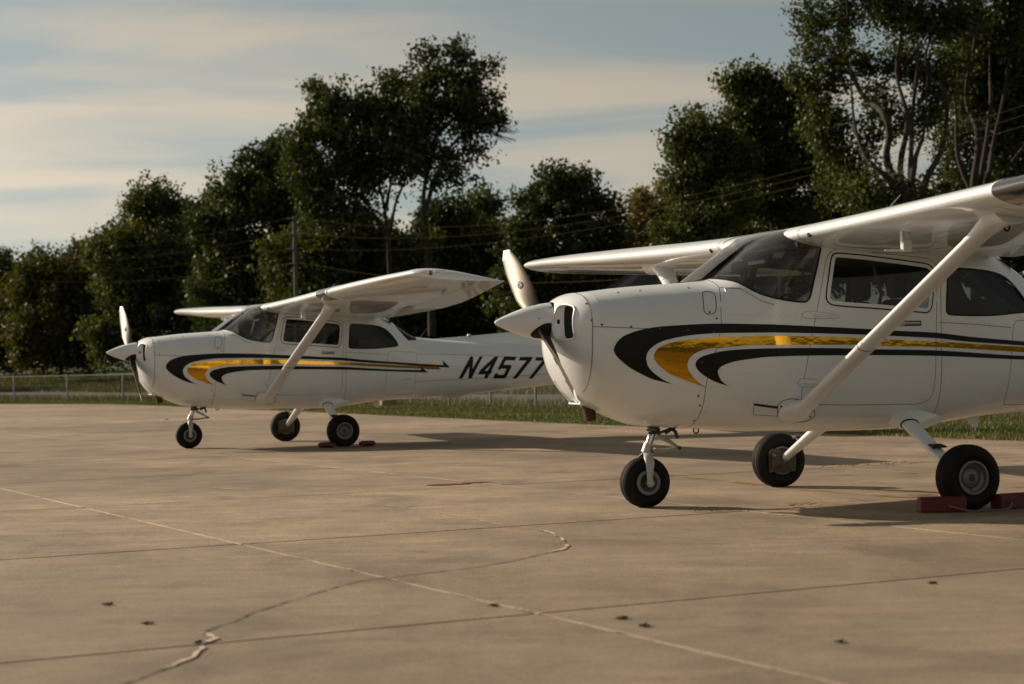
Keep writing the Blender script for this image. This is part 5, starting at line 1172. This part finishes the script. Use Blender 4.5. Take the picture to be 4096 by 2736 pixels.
    for u, v, au, av in twigs:
        p0 = px_at(u, v, y)-org
        for _ in range(9):
            p1 = px_at(u+au*r_.uniform(.4, 1.1)+r_.uniform(-14, 14), v+av*r_.uniform(.4, 1.1)+r_.uniform(-14, 14), y)-org; p1.y += r_.uniform(-1, 1); tubes.append(tube(wobble(p0, p1, 4, .12, r_), [.022*(1-.07*i) for i in range(10)], 4))
    Vt, Ft = join(*tubes); fastV = np.array(Vt)
    quads = [f for f in Ft if len(f) == 4]
    fastmesh('trunk', fastV, np.array(quads), BARK[bark], root, True)
    return root
TREES = [
 ('maple_tree', 'far dark green trees massed at the left picture edge', 185, 10, [(20, 690, 60, 70, 1), (-45, 670, 80, 90, 1), (66, 640, 40, 40, 1), (0, 790, 70, 60, 1), (75, 770, 45, 70, 1), (-100, 740, 80, 110, 1)], [[(10, 850), (12, 740), (0, 660)]], 'dark', 0, .30, .55, .3),
 ('autumn_tree', 'round bushy tree with rusty orange top near the left edge', 142, 140, [(130, 730, 100, 90, 1), (185, 650, 65, 70, 1), (90, 655, 55, 60, 1), (178, 585, 34, 30, .9), (210, 600, 22, 30, .8), (120, 815, 95, 45, 1), (55, 775, 40, 60, 1), (215, 760, 40, 80, 1)], [[(140, 865), (142, 780), (150, 680), (175, 600)], [(140, 820), (110, 720), (92, 650)]], 'autumn', 0, .24, .62, .28, 41, .3, [(95, 610, -12, -60), (100, 600, 12, -50)]),
 ('leafy_tree', 'broad green tree with ragged double peak left of the wooden pole', 128, 345, [(305, 470, 26, 42, .9), (350, 455, 30, 34, .9), (388, 470, 26, 42, .8), (340, 530, 72, 62, 1), (290, 600, 75, 75, 1), (400, 600, 75, 80, 1), (350, 710, 112, 85, 1), (240, 560, 26, 34, .8), (255, 650, 45, 60, 1), (270, 770, 60, 60, 1), (350, 815, 95, 35, 1), (430, 720, 55, 80, 1)], [[(345, 868), (348, 760), (340, 640), (345, 520), (348, 450)], [(346, 780), (300, 650), (285, 560)], [(348, 760), (390, 650), (395, 540)]], 'mid', 0, .22, .52, .32),
 ('slender_tree', 'lower green tree filling the gap beside the double-peaked tree', 150, 455, [(480, 560, 40, 60, 0.9), (425, 620, 40, 70, 1), (500, 640, 50, 80, 1), (440, 500, 34, 36, .8), (478, 480, 26, 30, .7), (455, 570, 45, 55, 1), (460, 680, 55, 80, 1), (470, 790, 60, 60, 1)], [[(458, 860), (456, 700), (455, 540)]], 'mid', 0, .24, .6, .22),
 ('oak_tree', 'dark spreading tree behind the top of the wooden pole', 112, 590, [(470, 520, 30, 34, 0.8), (700, 480, 50, 80, 0.9), (720, 600, 60, 80, 1), (660, 390, 50, 50, 0.8), (505, 440, 18, 14, .8), (545, 430, 50, 48, 1), (612, 375, 55, 45, .95), (665, 340, 36, 30, .7), (560, 500, 65, 55, 1), (650, 455, 78, 75, 1), (510, 560, 50, 60, 1), (590, 600, 90, 70, 1), (680, 560, 70, 80, 1), (500, 680, 60, 80, 1), (600, 710, 100, 80, 1), (690, 700, 70, 90, 1), (560, 790, 110, 50, 1)], [[(590, 860), (592, 720), (600, 560), (612, 420)], [(592, 720), (545, 580), (540, 450)], [(595, 660), (650, 540), (660, 400)]], 'dark', 0, .20, .52, .35),
 ('cottonwood_tree', 'tall loose-crowned tree with forked trunk left of the tallest one', 92, 893, [(800, 330, 60, 60, 0.7), (740, 260, 40, 40, 0.7), (850, 260, 50, 50, 0.7), (900, 340, 50, 60, 0.6), (820, 400, 60, 50, 0.7), (730, 450, 60, 60, 0.9), (690, 340, 28, 40, 0.7), (735, 205, 26, 28, .8), (768, 238, 38, 40, .85), (822, 262, 48, 48, .85), (880, 225, 42, 44, .8), (915, 195, 30, 30, .7), (850, 325, 78, 60, .85), (762, 320, 62, 50, .85), (930, 300, 45, 60, .75), (790, 400, 72, 55, .9), (712, 285, 26, 26, .8), (705, 400, 52, 60, .9), (715, 345, 40, 40, .8), (880, 400, 48, 45, .55), (940, 395, 34, 45, .45), (770, 480, 70, 55, .9), (840, 490, 36, 40, .5)], [[(897, 770), (893, 640), (890, 540), (875, 450), (850, 370), (830, 290)], [(891, 560), (905, 470), (925, 420), (955, 340), (930, 260)], [(889, 545), (850, 480), (790, 400), (760, 300)], [(884, 480), (900, 380), (885, 270)]], 'dark', 1, .17, .30, .30),
 ('tall_cottonwood', 'tallest tree in the centre with bare twigs reaching right', 90, 985, [(1040, 215, 50, 50, 0.6), (985, 250, 45, 60, 0.65), (1090, 300, 45, 40, 0.55), (940, 330, 40, 60, 0.6), (1050, 400, 35, 40, 0.4), (1075, 240, 45, 45, 0.6), (972, 140, 30, 32, .75), (1000, 180, 42, 42, .8), (1045, 125, 26, 30, .65), (1060, 175, 40, 40, .75), (1095, 215, 38, 50, .75), (1122, 165, 18, 22, .5), (1018, 245, 60, 50, .8), (960, 225, 40, 45, .8), (1070, 275, 55, 42, .7), (1115, 285, 34, 26, .6), (1135, 245, 12, 28, .5), (960, 300, 40, 40, .7), (1030, 340, 42, 34, .5), (1085, 350, 26, 28, .45), (1015, 400, 40, 45, .5), (955, 370, 30, 40, .5)], [[(990, 770), (986, 640), (978, 540), (973, 450), (985, 370), (1005, 300), (1020, 220), (1040, 150)], [(976, 480), (1000, 400), (1050, 320), (1110, 300), (1150, 312), (1182, 327)], [(980, 400), (960, 300), (970, 180)], [(1000, 310), (1060, 250), (1095, 190)]], 'dark', 1, .165, .28, .34, 3, .5, [(1135, 303, 50, 8), (1140, 300, 45, -22), (1120, 300, 60, 25)]),
 ('understory_tree', 'dark leafy understory below the two tall central trees', 97, 800, [(700, 620, 80, 90, 1), (830, 560, 60, 50, 0.8), (900, 560, 40, 40, 0.5), (960, 620, 60, 60, 1), (760, 600, 80, 70, 1), (840, 630, 70, 80, 1), (740, 700, 90, 80, 1), (850, 720, 90, 60, 1), (780, 530, 60, 50, .9), (930, 690, 70, 70, 1), (920, 610, 40, 50, .7), (720, 780, 90, 50, 1), (860, 790, 110, 40, 1)], [[(800, 850), (800, 700), (780, 560)], [(860, 850), (855, 700), (845, 600)]], 'mid', 0, .19, .7, .2),
 ('thicket_tree', 'dark trees closing the view above the far airplane tail', 99, 1050, [(1000, 500, 34, 40, 0.8), (960, 560, 40, 40, 0.8), (1130, 600, 50, 70, 1), (1040, 500, 42, 50, .9), (1010, 590, 55, 60, 1), (1070, 590, 60, 60, 1), (1040, 690, 85, 70, 1), (980, 740, 80, 60, 1), (1110, 740, 80, 60, 1), (1050, 790, 120, 40, 1)], [[(1050, 850), (1050, 700), (1042, 520)]], 'dark', 0, .19, .75, .25),
 ('small_oak', 'small rounded dark tree left of the round oak', 104, 1112, [(1112, 470, 40, 36, .95), (1085, 520, 45, 45, 1), (1135, 530, 42, 45, 1), (1110, 610, 60, 60, 1), (1110, 700, 70, 60, 1)], [[(1112, 850), (1112, 650), (1112, 480)]], 'mid', 0, .19, .6, .25),
 ('round_oak', 'round-headed oak with sky gaps above the far wing tip', 84, 1295, [(1290, 412, 40, 30, .9), (1262, 432, 40, 34, .9), (1330, 430, 44, 34, .85), (1220, 465, 44, 40, .95), (1370, 470, 34, 34, .85), (1290, 480, 60, 42, .9), (1205, 520, 42, 44, .95), (1345, 530, 55, 44, .9), (1400, 510, 24, 26, .7), (1270, 560, 70, 50, .95), (1195, 590, 48, 52, 1), (1370, 590, 50, 45, .95), (1420, 560, 24, 34, .7), (1290, 640, 100, 50, 1), (1200, 680, 60, 60, 1), (1390, 670, 60, 60, 1), (1300, 730, 150, 50, 1)], [[(1295, 830), (1295, 680), (1292, 560), (1288, 450)], [(1294, 640), (1240, 550), (1220, 470)], [(1295, 620), (1345, 540), (1360, 470)]], 'dark', 0, .155, .60, .28),
 ('yellowing_tree', 'sparse yellowing tree with brownish leaves behind the front airplane', 92, 1495, [(1430, 560, 30, 50, 0.4), (1520, 500, 40, 50, 0.4), (1478, 470, 34, 40, .42), (1525, 455, 30, 34, .40), (1450, 510, 34, 34, .42), (1500, 530, 48, 44, .5), (1550, 500, 26, 50, .42), (1470, 580, 52, 44, .55), (1545, 575, 40, 50, .55), (1500, 650, 80, 50, .8)], [[(1497, 800), (1497, 640), (1490, 540), (1482, 450)], [(1497, 620), (1520, 530), (1530, 440)], [(1496, 600), (1460, 530), (1440, 480)]], 'yellow', 1, .15, .85, .16, 5, .2, [(1480, 470, -10, -50), (1530, 450, 10, -40)]),
 ('poplar_tree', 'green tree with feathery left edge behind the front propeller airplane', 63, 1620, [(1660, 470, 60, 60, 1), (1690, 380, 40, 60, 0.8), (1540, 420, 20, 40, 0.5), (1625, 410, 60, 50, 1), (1580, 560, 60, 60, 1), (1600, 295, 42, 40, .8), (1560, 300, 28, 24, .7), (1645, 330, 44, 44, .9), (1565, 350, 34, 34, .8), (1600, 370, 52, 44, .95), (1540, 335, 18, 26, .5), (1660, 410, 52, 50, 1), (1590, 440, 40, 44, .95), (1562, 420, 26, 34, .7), (1640, 490, 60, 44, 1), (1585, 500, 36, 40, .95)], [[(1625, 780), (1622, 600), (1620, 470), (1612, 360), (1605, 290)], [(1621, 480), (1580, 400), (1562, 320)]], 'mid', 0, .125, .62, .20),
 ('leaning_poplar', 'leafy tree rising between the feathery tree and the giant maple', 67, 1790, [(1720, 260, 40, 50, 0.8), (1890, 330, 40, 50, 0.7), (1900, 390, 50, 50, 0.8), (1680, 300, 34, 44, 0.7), (1670, 185, 30, 24, .7), (1705, 185, 42, 32, .85), (1750, 205, 50, 40, .9), (1690, 225, 34, 26, .7), (1800, 220, 46, 44, .9), (1755, 270, 62, 46, .95), (1840, 265, 44, 48, .85), (1725, 320, 48, 44, .95), (1805, 330, 62, 48, 1), (1700, 380, 52, 44, 1), (1770, 400, 62, 48, 1), (1850, 390, 48, 50, .9), (1740, 470, 70, 48, 1), (1830, 470, 62, 48, 1), (1890, 440, 44, 50, .8)], [[(1792, 780), (1790, 600), (1785, 460), (1770, 340), (1755, 230)], [(1788, 500), (1830, 390), (1840, 270)], [(1788, 480), (1725, 380), (1700, 220)]], 'mid', 0, .13, .62, .24),
 ('giant_maple', 'giant multi-stemmed maple towering at the right, crown above the frame', 57, 2075, [(1905, 280, 50, 50, 0.5), (2040, 220, 50, 60, 0.25), (2180, 240, 50, 60, 0.3), (2220, 120, 50, 70, 0.4), (2010, 390, 50, 50, 0.3), (1868, 55, 42, 40, .75), (1905, 95, 40, 44, .75), (1862, 150, 34, 30, .7), (1910, 170, 34, 34, .65), (1885, 225, 34, 26, .55), (1955, 50, 50, 50, .75), (1960, 140, 38, 50, .55), (2040, 30, 56, 50, .8), (2030, 130, 40, 60, .5), (2120, 30, 60, 50, .85), (2100, 130, 44, 60, .6), (2180, 40, 56, 56, .85), (2160, 150, 48, 56, .7), (1950, 255, 34, 34, .55), (2000, 300, 34, 40, .45), (2070, 260, 36, 50, .4), (2130, 260, 40, 50, .5), (1930, 330, 44, 40, .7), (1960, 400, 50, 40, .8), (1900, -50, 70, 60, .8), (2010, -90, 100, 70, .85), (2130, -110, 110, 80, .85), (2060, -200, 120, 80, .9), (1990, 450, 60, 40, .9), (2060, 430, 40, 40, .5)],
  [[(2085, 700), (2082, 520), (2070, 440), (2042, 370), (2025, 290), (1990, 200), (1955, 100), (1915, 20), (1890, -60)], [(2078, 480), (2068, 380), (2075, 280), (2058, 160), (2060, 20), (2050, -90)], [(2090, 500), (2120, 410), (2160, 350), (2178, 290), (2165, 210), (2132, 150), (2130, 40), (2150, -90)], [(2072, 460), (2030, 410), (1990, 370), (1968, 300), (1960, 200), (1945, 120)], [(2085, 500), (2088, 380), (2100, 260), (2090, 120), (2100, -20)], [(2082, 480), (2098, 360), (2125, 300), (2118, 180)]], 'mid', 1, .125, .55, .36, 9, .45, [], 'tree', True),
 ('second_maple', 'second multi-stemmed maple cut off by the right picture edge', 60, 2250, [(2200, 300, 50, 60, 0.5), (2250, 120, 50, 70, 0.8), (2280, 230, 50, 60, 0.7), (2340, 150, 60, 70, 0.9), (2240, 50, 60, 60, .85), (2310, 60, 60, 70, .85), (2380, 100, 70, 80, .9), (2230, 160, 44, 56, .7), (2300, 180, 50, 60, .8), (2350, 250, 60, 70, .9), (2260, 270, 40, 50, .5), (2310, 330, 50, 50, .8), (2380, 350, 70, 70, .95), (2280, -60, 110, 80, .9), (2400, -20, 100, 90, .9), (2230, 370, 36, 40, .4), (2450, 200, 80, 120, .95), (2330, 420, 60, 40, .9)],
  [[(2238, 700), (2236, 520), (2226, 420), (2228, 320), (2215, 220), (2212, 100), (2200, -20)], [(2238, 520), (2262, 410), (2285, 330), (2300, 220), (2340, 90), (2360, 0)], [(2234, 480), (2250, 380), (2265, 250), (2285, 120), (2300, 0)], [(2230, 440), (2195, 360), (2190, 250), (2175, 120)], [(2250, 480), (2300, 400), (2350, 330), (2400, 240)]], 'mid', 1, .125, .60, .36, 11, .4),
 ('hedge_shrub', 'dense shrubs in shade behind the windshield of the front airplane', 72, 1760, [(1640, 560, 70, 50, 1), (1740, 545, 80, 50, 1), (1850, 530, 90, 55, 1), (1960, 500, 90, 60, 1), (1700, 620, 110, 50, 1), (1860, 610, 120, 60, 1), (1560, 600, 60, 60, 1)], [[(1760, 760), (1755, 640), (1745, 560)], [(1880, 760), (1870, 640), (1860, 540)]], 'dark', 0, .17, .8, .14),
 ('hedge_shrub', 'dense shrubs in shade behind the wing of the front airplane', 70, 2150, [(2060, 500, 80, 55, 1), (2170, 470, 90, 60, 1), (2280, 450, 90, 60, 1), (2380, 440, 90, 70, 1), (2100, 590, 130, 60, 1), (2280, 570, 130, 70, 1)], [[(2150, 740), (2160, 600), (2170, 480)]], 'dark', 0, .17, .8, .14),
 ('backdrop_tree', 'distant dark trees seen through the gaps below the central crowns', 140, 1230, [(960, 690, 90, 60, 1), (1100, 640, 90, 70, 1), (1240, 650, 90, 70, 1), (1380, 640, 90, 70, 1), (1500, 660, 90, 60, 1), (1180, 740, 160, 50, 1), (1420, 740, 160, 50, 1), (900, 760, 160, 40, 1)], [[(1230, 830), (1230, 650)]], 'dark', 0, .30, .6, .3),
 ('roadside_tree', 'leafy tree past the left edge that shades the fence and verge', 82, -980, [(-980, 560, 120, 120, 1), (-1090, 640, 120, 120, 1), (-880, 640, 110, 120, 1), (-980, 720, 180, 90, 1), (-980, 470, 80, 80, 1)], [[(-980, 860), (-980, 700), (-980, 500)]], 'mid', 0, .30, .5, .3),
 ('roadside_tree', 'leafy tree past the left edge that shades the far road', 108, -740, [(-740, 600, 110, 110, 1), (-830, 680, 110, 100, 1), (-650, 680, 100, 100, 1), (-740, 740, 160, 80, 1), (-740, 520, 70, 70, 1)], [[(-740, 860), (-740, 720), (-740, 560)]], 'mid', 0, .32, .5, .3),
 ('roadside_tree', 'leafy tree past the left edge, farthest along the road', 136, -560, [(-560, 620, 100, 100, 1), (-640, 700, 100, 90, 1), (-480, 700, 90, 90, 1), (-560, 760, 140, 60, 1)], [[(-560, 860), (-560, 740), (-560, 600)]], 'mid', 0, .34, .5, .3),
]
for q, (nm_, lab, y, bu, bl, st, lf, bk, ls, de, tr_, *rest) in enumerate(TREES):
    sd = rest[0] if rest else 20+q; dp = rest[1] if len(rest) > 1 else .3; tw = rest[2] if len(rest) > 2 else ()
    tree(nm_, lab, y, bu, bl, st, lf, bk, ls, de, tr_, sd, dp, tw)
